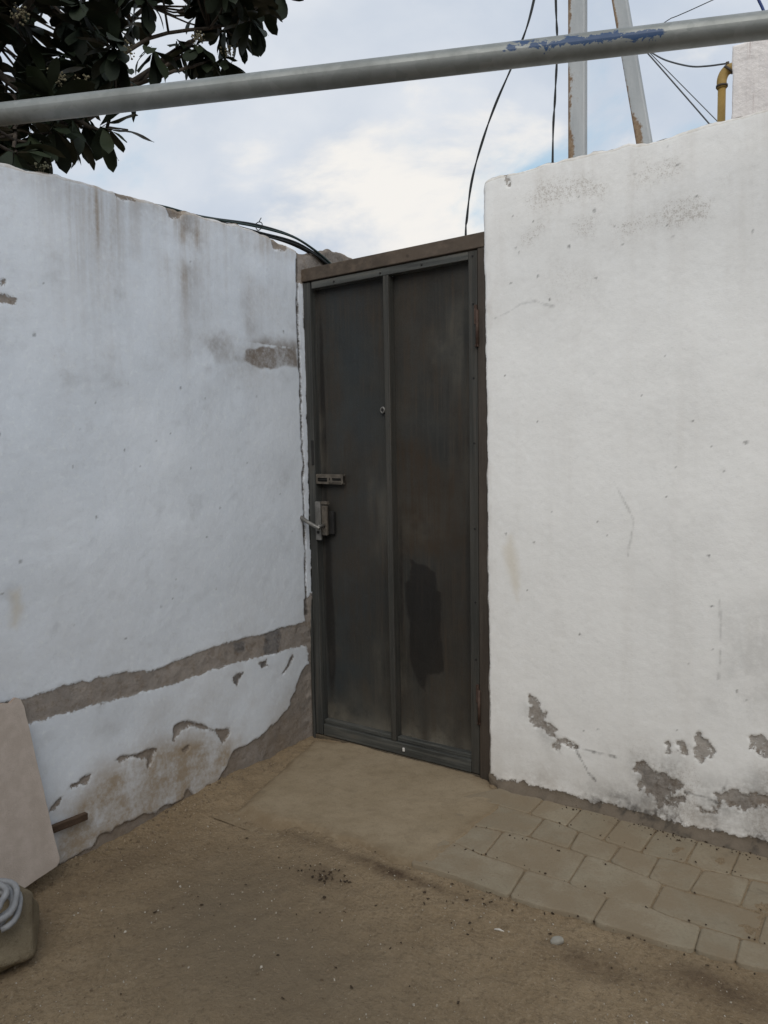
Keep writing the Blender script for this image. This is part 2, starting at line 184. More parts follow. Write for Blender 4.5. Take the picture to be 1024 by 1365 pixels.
# ------------------------------------------------------------------ node helper
class M:
    def __init__(s, name, rough=.8, spec=.3):
        s.m = bpy.data.materials.new(name); s.m.use_nodes = True; s.t = s.m.node_tree; s.n = s.t.nodes; s.l = s.t.links
        s.b = s.n['Principled BSDF']; s.b.inputs['Roughness'].default_value = rough; s.b.inputs['Specular IOR Level'].default_value = spec
        s.c = s.n.new('ShaderNodeTexCoord').outputs['Object']
    def pt(s, sock, v):
        if isinstance(v, (int, float)): sock.default_value = v
        elif isinstance(v, tuple): sock.default_value = (*v, 1) if len(sock.default_value) == 4 and len(v) == 3 else v
        else: s.l.new(v, sock)
    def map(s, scale, off=(0, 0, 0)):
        q = s.n.new('ShaderNodeMapping'); q.inputs['Scale'].default_value = scale; q.inputs['Location'].default_value = off
        s.l.new(s.c, q.inputs[0]); return q.outputs[0]
    def noise(s, scale, det=4, rough=.55, dist=0, vec=None):
        q = s.n.new('ShaderNodeTexNoise'); s.pt(q.inputs['Vector'], vec or s.c)
        for k, v in (('Scale', scale), ('Detail', det), ('Roughness', rough), ('Distortion', dist)): q.inputs[k].default_value = v
        return q.outputs['Fac']
    def vor(s, scale, vec=None, feat='F1', rnd=1.0):
        q = s.n.new('ShaderNodeTexVoronoi'); q.feature = feat; s.pt(q.inputs['Vector'], vec or s.c); q.inputs['Scale'].default_value = scale
        q.inputs['Randomness'].default_value = rnd; return q.outputs
    def rng(s, v, a, b, c=0.0, d=1.0):
        q = s.n.new('ShaderNodeMapRange'); q.interpolation_type = 'SMOOTHSTEP'; s.pt(q.inputs['Value'], v)
        for k, x in ((1, a), (2, b), (3, c), (4, d)): q.inputs[k].default_value = x
        return q.outputs[0]
    def math(s, op, a, b=0.0, clamp=False):
        q = s.n.new('ShaderNodeMath'); q.operation = op; q.use_clamp = clamp; s.pt(q.inputs[0], a); s.pt(q.inputs[1], b); return q.outputs[0]
    def mix(s, f, a, b, mode='MIX'):
        q = s.n.new('ShaderNodeMix'); q.data_type = 'RGBA'; q.blend_type = mode; s.pt(q.inputs[0], f); s.pt(q.inputs[6], a); s.pt(q.inputs[7], b); return q.outputs[2]
    def attr(s, name):
        q = s.n.new('ShaderNodeAttribute'); q.attribute_name = name
        p = s.n.new('ShaderNodeSeparateColor'); s.l.new(q.outputs['Color'], p.inputs[0])
        return p.outputs[0], p.outputs[1], p.outputs[2], q.outputs['Alpha']
    def bump(s, h, dist, strength=1.0, prev=None):
        q = s.n.new('ShaderNodeBump'); q.inputs['Distance'].default_value = dist; q.inputs['Strength'].default_value = strength
        s.pt(q.inputs['Height'], h)
        if prev: s.l.new(prev, q.inputs['Normal'])
        return q.outputs[0]
    def done(s, col, nrm=None, rough=None, metal=None):
        s.pt(s.b.inputs['Base Color'], col)
        if nrm: s.l.new(nrm, s.b.inputs['Normal'])
        if rough is not None: s.pt(s.b.inputs['Roughness'], rough)
        if metal is not None: s.pt(s.b.inputs['Metallic'], metal)
        return s.m
def objrand(m):
    return m.n.new('ShaderNodeObjectInfo').outputs['Random']
# ------------------------------------------------------------------ materials
def plaster(name, w1, w2, sub1, sub2, soil, PEEL_MIN=.85):
    m = M(name, .92, .2)
    peel, brn, gry, tone = m.attr('masks'); spk, dirt, yel, dark = m.attr('marks'); solid, e2, e3, _ = m.attr('extra')
    big = m.noise(1.7, 5); mid = m.noise(9, 5, .6); fine = m.noise(70, 4, .65); grain = m.noise(300, 2, .6)
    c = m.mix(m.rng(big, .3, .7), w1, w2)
    c = m.mix(m.rng(mid, .35, .75, 0, .16), c, tuple(x*.85 for x in w1)); c = m.mix(m.rng(m.noise(95, 5, .75), .50, .8, 0, .30), c, tuple(x*.70 for x in w1)); c = m.mix(m.rng(m.noise(55, 4, .7, 0, m.map((1, 1, 1), (3, 7, 1))), .5, .78, 0, .5), c, tuple(min(.86, x*1.12) for x in w2)); c = m.mix(m.rng(m.noise(36, 6, .75), .56, .78, 0, .22), c, tuple(x*.70 for x in w1))
    brush = m.noise(1, 5, .65, vec=m.map((22, 22, 60)))
    c = m.mix(m.rng(brush, .5, .8, 0, .13), c, tuple(x*.8 for x in w2))
    streak = m.noise(1, 5, .6, vec=m.map((38, 38, 1.6)))
    bm_ = m.math('MULTIPLY', brn, m.rng(m.math('ADD', streak, m.math('MULTIPLY', fine, .35)), .45, .85, .25, 1.0))
    c = m.mix(m.math('MINIMUM', bm_, .92), c, (.27, .20, .13))
    c = m.mix(m.math('MULTIPLY', solid, m.rng(m.math('ADD', mid, m.math('MULTIPLY', fine, .8)), .5, 1.15, .35, 1.0)), c, (.17, .135, .105))
    c = m.mix(m.math('MULTIPLY', e2, m.rng(m.math('ADD', mid, m.math('MULTIPLY', fine, .5)), .45, 1.0, .3, 1.0)), c, (.36, .31, .255))
    gm = m.math('MULTIPLY', gry, m.rng(m.math('ADD', mid, m.math('MULTIPLY', fine, .6)), .55, 1.0, .1, 1.0))
    c = m.mix(m.math('MINIMUM', gm, .9), c, (.23, .225, .22))
    c = m.mix(m.math('MULTIPLY', dirt, m.rng(m.math('ADD', mid, m.math('MULTIPLY', fine, .5)), .45, .95, .3, 1.0)), c, soil)
    c = m.mix(m.math('MULTIPLY', yel, .5), c, (.5, .40, .22))
    # worn stipple: pinholes through the whitewash
    v = m.vor(210)[0]
    vv = m.math('SUBTRACT', m.math('MULTIPLY', spk, m.rng(fine, .3, .75, .45, 1.15)), m.math('MULTIPLY', v, 1.25))
    c = m.mix(m.rng(vv, -.05, .3, 0, .42), c, (.33, .285, .245)); c = m.mix(m.math('MULTIPLY', spk, m.rng(fine, .3, .8, .08, .42)), c, (.40, .365, .325))
    # bare render where the paint skin is gone
    sub = m.mix(m.rng(m.math('ADD', mid, m.math('MULTIPLY', grain, .3)), .4, .85), sub1, sub2)
    sub = m.mix(m.rng(m.noise(70, 5, .8), .5, .75, 0, .55), sub, tuple(x*.55 for x in sub1)); sub = m.mix(m.rng(m.noise(110, 4, .8), .55, .8, 0, .5), sub, tuple(x*1.55 for x in sub2))
    sub = m.mix(m.math('MULTIPLY', tone, m.rng(fine, .3, .7, .5, 1)), sub, (.06, .05, .044))
    pf = m.math('ADD', peel, m.math('MULTIPLY', m.math('SUBTRACT', fine, .5), .020))
    pf = m.math('ADD', pf, m.math('MULTIPLY', m.math('SUBTRACT', m.noise(150, 4, .75), .5), .016))
    pf = m.math('ADD', pf, m.math('MULTIPLY', m.math('SUBTRACT', grain, .5), .008))
    pm = m.rng(pf, -.0012, .0012)
    rim = m.math('MULTIPLY', m.rng(pf, -.007, -.001), m.math('SUBTRACT', 1.0, pm))
    c = m.mix(m.math('MULTIPLY', rim, .22), c, (.30, .27, .24))
    c = m.mix(m.math('MULTIPLY', pm, m.math('MAXIMUM', e3, m.rng(m.math('ADD', m.noise(26, 5, .7), m.math('MULTIPLY', m.noise(105, 3, .7), .45)), .46, .76, 1.0, PEEL_MIN))), c, m.mix(m.math('MULTIPLY', e3, .55), sub, (.12, .10, .075)))
    c = m.mix(m.math('MULTIPLY', dark, m.rng(m.math('ADD', fine, m.math('MULTIPLY', mid, .5)), .5, .95, .35, 1)), c, (.05, .044, .038))
    hh = m.math('ADD', m.math('MULTIPLY', fine, .5), m.math('ADD', m.math('MULTIPLY', grain, .25), m.math('MULTIPLY', brush, .08)))
    n1 = m.bump(m.math('ADD', hh, m.math('MULTIPLY', m.noise(120, 3, .6), .35)), .0030, .32); n2 = m.bump(m.math('SUBTRACT', m.math('MULTIPLY', pm, m.math('MULTIPLY', m.noise(85, 5, .75), 1.1)), pm), .0034, .9, n1)
    return m.done(c, n2)
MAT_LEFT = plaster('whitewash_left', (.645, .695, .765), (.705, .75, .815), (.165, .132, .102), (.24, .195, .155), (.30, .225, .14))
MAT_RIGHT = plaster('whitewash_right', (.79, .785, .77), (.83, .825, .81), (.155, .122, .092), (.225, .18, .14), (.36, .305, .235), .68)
def simple(name, c1, c2, scale=8, rough=.8, bump=.0, bscale=80, spec=.3, metal=0.0, stretch=(1, 1, 1), lo=.35, hi=.68):
    m = M(name, rough, spec)
    a = m.noise(scale, 6, .6, vec=m.map(stretch)); c = m.mix(m.rng(a, lo, hi), c1, c2)
    nr = m.bump(m.noise(bscale, 4, .6), bump, .8) if bump else None
    return m.done(c, nr, rough, metal)
def dirt_mat():
    m = M('dirt', .96, .15)
    d1, d2, d3, _ = m.attr('soil')
    a = m.noise(1.6, 6, .6); b = m.noise(11, 6, .65); f = m.noise(75, 5, .7); g = m.noise(330, 3, .7)
    c = m.mix(m.rng(a, .32, .68), (.225, .163, .098), (.285, .213, .132))
    c = m.mix(m.rng(b, .4, .75, 0, .65), c, (.32, .245, .158))
    c = m.mix(m.rng(m.noise(62, 5, .8), .46, .70, 0, .72), c, (.115, .082, .052))
    c = m.mix(m.rng(m.noise(125, 4, .8), .48, .74, 0, .75), c, (.38, .305, .21))
    c = m.mix(m.math('MULTIPLY', d1, m.rng(m.math('ADD', b, m.math('MULTIPLY', f, .6)), .5, 1.0, .25, 1)), c, (.062, .038, .025))
    c = m.mix(m.math('MULTIPLY', d2, .8), c, (.175, .138, .095))
    v = m.vor(120); w_ = m.rng(v[0], .16, .06)
    sel = m.rng(m.n.new('ShaderNodeSeparateColor').outputs[0], 0, 1) if False else None
    sp = m.n.new('ShaderNodeSeparateColor'); m.l.new(v[1], sp.inputs[0])
    c = m.mix(m.math('MULTIPLY', w_, m.rng(sp.outputs[0], .93, .98)), c, (.36, .31, .25))
    c = m.mix(m.math('MULTIPLY', w_, m.rng(sp.outputs[1], .93, .98)), c, (.085, .062, .042))
    h = m.math('ADD', m.math('MULTIPLY', b, .5), m.math('ADD', m.math('MULTIPLY', f, .5), m.math('MULTIPLY', g, .3)))
    return m.done(c, m.bump(m.math('ADD', h, m.math('MULTIPLY', m.noise(125, 3, .65), .5)), .012, .9))
MAT_DIRT = dirt_mat()
def concrete_mat(name, c1, c2, c3, per_obj=False):
    m = M(name, .9, .2)
    a = m.noise(3.5, 6, .6); b = m.noise(18, 6, .65); f = m.noise(110, 4, .7); g = m.noise(420, 2, .6)
    c = m.mix(m.rng(a, .3, .7), c1, c2); c = m.mix(m.rng(b, .45, .75, 0, .6), c, c3)
    c = m.mix(m.rng(f, .5, .78, 0, .45), c, tuple(x*.55 for x in c1)); c = m.mix(m.rng(g, .55, .8, 0, .3), c, tuple(min(1, x*1.5) for x in c2))
    if per_obj:
        rr = objrand(m); c = m.mix(m.rng(rr, 0, 1, 0, .3), c, tuple(x*.75 for x in c3))
        fl = m.noise(6, 6, .65, .3); c = m.mix(m.rng(m.math('ADD', fl, m.math('MULTIPLY', f, .3)), .48, .78, .08, .85), c, (.215, .168, .112)); c = m.mix(m.rng(m.noise(9, 6, .7, .5, m.map((1, 1, 1), (5, 2, 0))), .58, .74, 0, .5), c, (.115, .09, .062))
    else:
        e, _, _, _ = m.attr('film'); c = m.mix(m.math('MULTIPLY', e, m.rng(m.math('ADD', b, m.math('MULTIPLY', f, .4)), .35, .85, .2, 1)), c, (.185, .135, .082))
        dk = m.noise(5, 6, .7, .4, vec=m.map((1, 1, 1), (2.3, 0, 0))); c = m.mix(m.rng(dk, .56, .74, 0, .5), c, (.115, .09, .066))
    h = m.math('ADD', m.math('MULTIPLY', b, .5), m.math('ADD', m.math('MULTIPLY', f, .4), m.math('MULTIPLY', g, .15)))
    return m.done(c, m.bump(h, .006, .7) if name != 'stone' else m.bump(h, .016, .9))
MAT_APRON = concrete_mat('apron_concrete', (.255, .202, .132), (.305, .246, .168), (.215, .17, .112))
MAT_PAVER = concrete_mat('paver_concrete', (.245, .210, .150), (.292, .252, .186), (.205, .170, .120), True)
MAT_STONE = concrete_mat('stone', (.17, .138, .09), (.25, .21, .145), (.11, .088, .056))
def door_mat(name, base, alt, rust, rough=.5, stretch=(70, 70, 2.2)):
    m = M(name, rough, .25)
    st = m.noise(1, 6, .65, vec=m.map(stretch)); a = m.noise(2.6, 5, .6, .4); f = m.noise(60, 5, .7); b = m.noise(14, 5, .6)
    c = m.mix(m.rng(a, .3, .68), base, alt)
    c = m.mix(m.rng(st, .40, .70, 0, .7), c, tuple(x*2.1 for x in base)); c = m.mix(m.rng(m.noise(1, 4, .6, vec=m.map(tuple(x*1.7 for x in stretch), (4, 1, 2))), .55, .8, 0, .55), c, tuple(x*.45 for x in base))
    c = m.mix(m.rng(m.math('ADD', st, m.math('MULTIPLY', b, .4)), .68, .95, 0, .5), c, rust)
    c = m.mix(m.rng(f, .55, .8, 0, .4), c, tuple(x*.6 for x in base))
    return m, c, st, f, b
def panel_mat():
    m, c, st, f, b = door_mat('door_panel', (.021, .0205, .0185), (.046, .0425, .036), (.062, .045, .031))
    dark, brown, dust, blue = m.attr('grime')
    c = m.mix(m.math('MULTIPLY', blue, m.rng(m.noise(4, 5, .6), .3, .7, .25, .9)), c, (.026, .033, .037))
    c = m.mix(m.math('MULTIPLY', brown, m.rng(m.math('ADD', st, m.math('MULTIPLY', b, .6)), .5, 1.0, .2, .9)), c, (.036, .025, .016))
    c = m.mix(m.math('MULTIPLY', m.rng(m.math('ADD', dark, m.math('MULTIPLY', m.math('SUBTRACT', f, .5), .012)), -.008, .008), .72), c, (.009, .0075, .007))
    c = m.mix(m.math('MULTIPLY', dust, m.rng(m.math('ADD', b, m.math('MULTIPLY', f, .5)), .40, .85, .25, 1.0)), c, (.17, .155, .125))
    return m.done(c, m.bump(m.math('ADD', m.math('MULTIPLY', st, .3), f), .002, .4), m.rng(m.math('ADD', st, b), .6, 1.3, .52, .78))
MAT_PANEL = panel_mat()
def rail_mat(name, base, alt, rust, stretch=(70, 70, 2.2)):
    m, c, st, f, b = door_mat(name, base, alt, rust, stretch=stretch)
    return m.done(c, m.bump(f, .0015, .5), m.rng(b, .3, .7, .45, .7))
MAT_RAIL = rail_mat('door_rail', (.042, .044, .042), (.032, .032, .030), (.062, .048, .036))
MAT_STILE = rail_mat('door_stile', (.034, .034, .031), (.045, .042, .036), (.06, .045, .033))
MAT_JAMB = rail_mat('jamb_dark', (.040, .033, .027), (.060, .047, .037), (.035, .028, .023))
MAT_FRAME = rail_mat('frame_brown', (.052, .041, .032), (.092, .069, .051), (.125, .092, .066), (16, 22, 22))
MAT_RAILH = rail_mat('door_rail_across', (.060, .062, .058), (.042, .043, .040), (.10, .085, .065), (3, 60, 60))
MAT_HINGE = simple('hinge_rust', (.05, .028, .02), (.085, .055, .042), 30, .7, .002)
MAT_LATCH = simple('latch_metal', (.07, .06, .05), (.115, .10, .082), 40, .5, .001)
MAT_STEEL = simple('handle_steel', (.15, .145, .135), (.25, .24, .225), 40, .42, 0, metal=.6)
MAT_BLACK = simple('black_iron', (.012, .012, .012), (.02, .019, .018), 20, .7)
MAT_SILL = simple('sill_grime', (.07, .054, .037), (.10, .08, .055), 20, .9, .003)
def pipe_mat():
    m = M('galvanised', .42, .4)
    v = m.vor(38)[1]; sp = m.n.new('ShaderNodeSeparateColor'); m.l.new(v, sp.inputs[0])
    a = m.noise(7, 6, .6); b = m.noise(40, 5, .7)
    c = m.mix(sp.outputs[0], (.20, .212, .205), (.24, .25, .242)); c = m.mix(m.rng(a, .4, .7, 0, .7), c, (.15, .158, .15))
    c = m.mix(m.rng(b, .55, .8, 0, .5), c, (.15, .15, .14))
    u, _, _, _ = m.attr('paint')
    p = m.math('ADD', u, m.math('MULTIPLY', m.math('SUBTRACT', m.noise(24, 5, .75, .6), .5), 3.2))
    pm = m.math('MULTIPLY', m.rng(p, .48, .60), m.rng(u, .02, .08))
    c = m.mix(pm, c, (.017, .05, .125))
    scr = m.rng(m.noise(1, 3, .6, vec=m.map((90, 12, 90))), .74, .8)
    c = m.mix(m.math('MULTIPLY', scr, .5), c, (.5, .5, .47))
    return m.done(c, m.bump(b, .0015, .4), m.rng(a, .3, .7, .38, .58), m.math('MULTIPLY', m.math('SUBTRACT', 1.0, pm), .3))
MAT_PIPE = pipe_mat()
def post_mat():
    m = M('post_paint', .6, .35)
    a = m.noise(5, 6, .65, vec=m.map((2.5, 2.5, .6))); f = m.noise(60, 5, .7); st = m.noise(1, 5, .6, vec=m.map((60, 60, 3)))
    r, _, _, _ = m.attr('rust')
    c = m.mix(m.rng(a, .35, .65), (.33, .35, .36), (.41, .425, .43))
    c = m.mix(m.rng(st, .55, .8, 0, .35), c, (.30, .30, .30))
    k = m.math('ADD', r, m.math('MULTIPLY', m.math('SUBTRACT', m.math('ADD', a, m.math('MULTIPLY', f, .5)), .80), 2.6))
    c = m.mix(m.rng(k, .38, .7), c, m.mix(m.rng(f, .35, .7), (.26, .185, .115), (.16, .10, .06)))
    return m.done(c, m.bump(f, .002, .5))
MAT_POST = post_mat()
MAT_GAS = simple('gas_yellow', (.27, .175, .05), (.34, .225, .07), 14, .55, .001)
MAT_GASDARK = simple('gas_clamp', (.05, .04, .03), (.10, .075, .05), 14, .6)
MAT_CABLE = simple('cable_black', (.012, .014, .015), (.026, .03, .032), 30, .5)
MAT_CABLEBLUE = simple('cable_blue', (.012, .03, .12), (.02, .045, .16), 30, .5)
MAT_CABLEGREEN = simple('cable_green', (.018, .034, .032), (.03, .05, .048), 30, .5)
MAT_WIRE = simple('wire_grey', (.05, .055, .06), (.08, .085, .09), 30, .5)
MAT_BOARD = simple('board_pink', (.43, .37, .325), (.50, .435, .39), 22, .9, .0015, 260)
MAT_BOARDEDGE = simple('board_edge', (.30, .235, .19), (.40, .32, .27), 60, .95, .003, 120)
MAT_STICK = simple('stick_wood', (.06, .038, .025), (.10, .065, .042), 20, .85, .003, 60, stretch=(3, .5, 3))
MAT_COIL = simple('coil_grey', (.20, .205, .215), (.29, .295, .305), 30, .55, .001, 90)
MAT_BARK = simple('bark', (.035, .028, .022), (.075, .06, .048), 25, .95, .006, 60, stretch=(1, 1, .4))
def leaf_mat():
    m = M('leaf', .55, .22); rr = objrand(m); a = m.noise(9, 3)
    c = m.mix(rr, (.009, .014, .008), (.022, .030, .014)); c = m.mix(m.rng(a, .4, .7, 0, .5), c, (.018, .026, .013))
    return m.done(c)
MAT_LEAF = leaf_mat()
MAT_FLOWER = simple('dry_flower', (.10, .085, .05), (.19, .17, .11), 90, .9)
MAT_WEED = simple('weed', (.10, .10, .06), (.17, .16, .11), 60, .8)
MAT_GRIT = simple('grit', (.30, .26, .20), (.46, .42, .36), 30, .9)
MAT_DEBRIS = simple('dead_leaf_bits', (.035, .024, .016), (.07, .048, .03), 30, .95)
MAT_BLOCK = None
# ------------------------------------------------------------------ ground
def axis_coords(fine0, fine1, step, far):
    a = list(np.arange(fine0, fine1+1e-6, step)); g = step*3; x = a[-1]
    while x < far: x += g; g *= 1.5; a.append(x)
    g = step*3; x = a[0]
    while x > -far: x -= g; g *= 1.5; a.insert(0, x)
    return np.array(a)
gx = axis_coords(-.02, 2.7, .011, 320); gy = axis_coords(-2.0, .1, .011, 320)
GX, GY = np.meshgrid(gx, gy, indexing='ij')
near = sm(GX, -1, -.1)*sm(-GX, -6, -4)*sm(GY, -6, -4)*sm(-GY, -.8, -.1)
gz = -.006 + near*((fbm(GX, GY, 3, 3, 1)-.5)*.016+(fbm(GX, GY, 26, 4, 5)-.5)*.013+(fbm(GX, GY, 85, 2, 9)-.5)*.0065)
gz += near*.012*np.exp(-np.clip(GX, 0, 9)/.04)*(.4+fbm(GX, GY, 14, 3, 3))*sm(-GY, .25, .6)          # crumbled plaster along the left wall
gz -= .034*near*sm(-GY, .5, .95)*(1-sm(GX, .15, .9))+.006*sm(-GY, 1.2, 2.0)
gz += near*(np.abs(fbm(GX, GY, 7, 4, 15)-.5)*-.020+.003)
gz -= .012*near*sm(GX, .9, 1.0)*sm(GY, -.66, -.6)*sm(-GY, .02, .06)*0
soil = np.zeros(GX.shape+(4,))
d1 = .8*blob(GX, GY, .76, -.86, .09, .05)+.9*blob(GX, GY, .90, -.735, .10, .025)+.75*blob(GX, GY, 1.58, -.80, .13, .05)+.8*blob(GX, GY, 1.85, -.72, .14, .06)+.5*blob(GX, GY, .16, -1.2, .1, .25)+.5*blob(GX, GY, 1.03, -.72, .2, .02)+.4*blob(GX, GY, .6, -.72, .25, .03)
soil[..., 0] = np.clip(d1, 0, 1); soil[..., 1] = np.clip(.9*blob(GX, GY, .95, -1.25, .45, .3)+.6*blob(GX, GY, .55, -1.05, .25, .3), 0, 1)
o = grid('ground', np.stack([GX, GY, gz], -1), MAT_DIRT, None, {'soil': soil}); tag(o, kind='structure')
# concrete apron in front of the door
def ragged(poly, step, amp, seed):
    out = []
    for i in range(len(poly)):
        a = np.array(poly[i-1]); b = np.array(poly[i]); n = max(1, int(np.linalg.norm(b-a)/step))
        for k in range(n): out.append(a+(b-a)*k/n)
    out = np.array(out); nx = (fbm(out[:, 0]*1.0, out[:, 1], 18, 3, seed)-.5)*2*amp; ny = (fbm(out[:, 0]+5, out[:, 1], 18, 3, seed+3)-.5)*2*amp
    out[:, 0] += nx; out[:, 1] += ny; return out
def slab(name, poly, z0, z1, mat, edge=.012, parent=None):
    bm = bmesh.new(); n = len(poly); P = np.asarray(poly)
    if .5*sum(P[i-1][0]*P[i][1]-P[i][0]*P[i-1][1] for i in range(n)) < 0: P = P[::-1]
    def off(d):
        res = []
        for i in range(n):
            a = P[i]-P[i-1]; b = P[(i+1) % n]-P[i]; a = a/(np.linalg.norm(a)+1e-9); b = b/(np.linalg.norm(b)+1e-9)
            nn = np.array([-(a[1]+b[1]), a[0]+b[0]]); q = np.linalg.norm(nn); nn = nn/q if q > 1e-6 else nn
            res.append(P[i]+nn*d)
        return res
    rings = []
    for d, z in ((0, z0), (0, z1-edge*.45), (edge*.4, z1-edge*.12), (edge, z1)):
        rings.append([bm.verts.new((p[0], p[1], z)) for p in off(d)])
    for a, b in zip(rings[:-1], rings[1:]):
        for k in range(n):
            f = bm.faces.new((a[k], a[(k+1) % n], b[(k+1) % n], b[k])); f.smooth = True
    f = bm.faces.new(rings[-1]); return bm
ax_ = np.arange(-.0, 1.12, .0075); ay_ = np.arange(-.76, .075, .0075); AX, AY = np.meshgrid(ax_, ay_, indexing='ij')
asd = sdf(AX, AY, APRON)+(fbm(AX, AY, 9, 4, 605)-.5)*.03+(fbm(AX, AY, 40, 3, 607)-.5)*.012
soft = .010+.022*sm(.55-AX, -.3, .3)                    # feathered under the dirt on the left, a step on the right
az = -.022+.027*sm(asd, -soft, soft*.9)+(fbm(AX, AY, 5, 4, 601)-.5)*.007+(fbm(AX, AY, 45, 3, 603)-.5)*.0025
az += .002*sm(AY, -.10, .0)+(.0045+(fbm(AX, AY, 12, 4, 611)-.5)*.006)*sm(AX, .80, .92)*sm(-AY, .06, .2)
film = np.zeros(AX.shape+(4,)); film[..., 0] = np.clip(sm(.06-asd, -.01, .07)*.7+.18, 0, 1)
o = grid('concrete_apron', np.stack([AX, AY, az], -1), MAT_APRON, None, {'film': film}); tag(o, kind='structure')
# pavement of irregular concrete pavers
pave = bpy.data.objects.new('pavement', None); COL.objects.link(pave); tag(pave, kind='structure')
bedx = np.linspace(.99, 4.2, 260); bedv = np.linspace(0, 1, 50); BX, BV = np.meshgrid(bedx, bedv, indexing='ij')
BY0 = np.interp(BX, [p[0] for p in P_lines[4]]+[2.05, 4.2], [p[1] for p in P_lines[4]]+[-.618, -.618])+.010; BY = BY0+(-.02-BY0)*BV
bz = .0050+(fbm(BX, BY, 15, 4, 2)-.5)*.0085
soil2 = np.zeros(BX.shape+(4,)); soil2[..., 0] = .15*fbm(BX, BY, 5, 3, 4); soil2[..., 1] = .2
o = grid('joint_dirt', np.stack([BX, BY, bz], -1), MAT_DIRT, pave, {'soil': soil2})
ext = [(-.075, -.21), (-.2, -.365), (-.367, -.51), (-.51, -.62)]
lines = []
for i, l in enumerate(P_lines):
    if i == 0: l = [(x, -.047+random.uniform(-.003, .003)) for x in np.arange(.90, 1.96, .1)]
    yy = [-.047, -.205, -.366, -.511, -.618][i]
    l = [p for p in l if p[0] < 1.96]
    lines.append(l+[(x, yy+random.uniform(-.006, .006)) for x in np.arange(2.02, 4.3, .12)])
joints = []
for r, js in enumerate(P_joints):
    js = [tuple(map(tuple, j)) for j in js]
    if r == 0: js = [((t[0]+(t[0]-u[0])*(t[1]+.047)/(u[1]-t[1])*-1, -.047), u) for t, u in js]
    st = (.128, .128, .25, .235)[r]; x = js[-1][0][0]+st
    while x < 4.1: js.append(((x+random.uniform(-.008, .008), lines[r][-1][1]), (x+random.uniform(-.01, .01), lines[r+1][-1][1]))); x += st*random.uniform(.93, 1.07)
    joints.append(js)
joints[0].insert(0, ((.945, -.047), (.862, -.196))); joints[3].insert(0, ((.886, -.497), (.958, -.682)))
def yat(l, x): return float(np.interp(x, [p[0] for p in l], [p[1] for p in l]))
for r in range(4):
    for (a, b) in zip(joints[r][:-1], joints[r][1:]):
        T, B = lines[r], lines[r+1]
        tx = [a[0][0]]+[p[0] for p in T if a[0][0]+.02 < p[0] < b[0][0]-.02]+[b[0][0]]
        bx_ = [a[1][0]]+[p[0] for p in B if a[1][0]+.02 < p[0] < b[1][0]-.02]+[b[1][0]]
        poly = [(x, yat(T, x)) for x in tx]+[(x, yat(B, x)) for x in reversed(bx_)]
        P = np.array(poly); c = P.mean(0); gap = .0016+random.uniform(-.0008, .0016)
        P = P+(c-P)/np.linalg.norm(c-P, axis=1)[:, None]*gap*1.3
        q = []
        for i in range(len(P)):                        # soften the corners
            p0, p1, p2 = P[i-1], P[i], P[(i+1) % len(P)]
            e = p1+(p0-p1)/np.linalg.norm(p0-p1)*.011; f_ = p1+(p2-p1)/np.linalg.norm(p2-p1)*.011
            u = (p0-p1)/np.linalg.norm(p0-p1); v_ = (p2-p1)/np.linalg.norm(p2-p1)
            if u@v_ < -.85: q.append(p1+np.array([random.uniform(-.001, .001), random.uniform(-.003, .003)]))
            else: q += [e, p1*.35+(e+f_)*.325, f_]
        h = .0085+random.uniform(-.0022, .0022)
        bm = slab('paver', q, -.03, h, MAT_PAVER, .006)
        tx_, ty_ = random.uniform(-.008, .008), random.uniform(-.01, .01)
        bm_obj('paver', bm, MAT_PAVER, pave, fn=lambda co, c=c, tx_=tx_, ty_=ty_: Vector((co.x, co.y, co.z+(co.x-c[0])*tx_+(co.y-c[1])*ty_)))
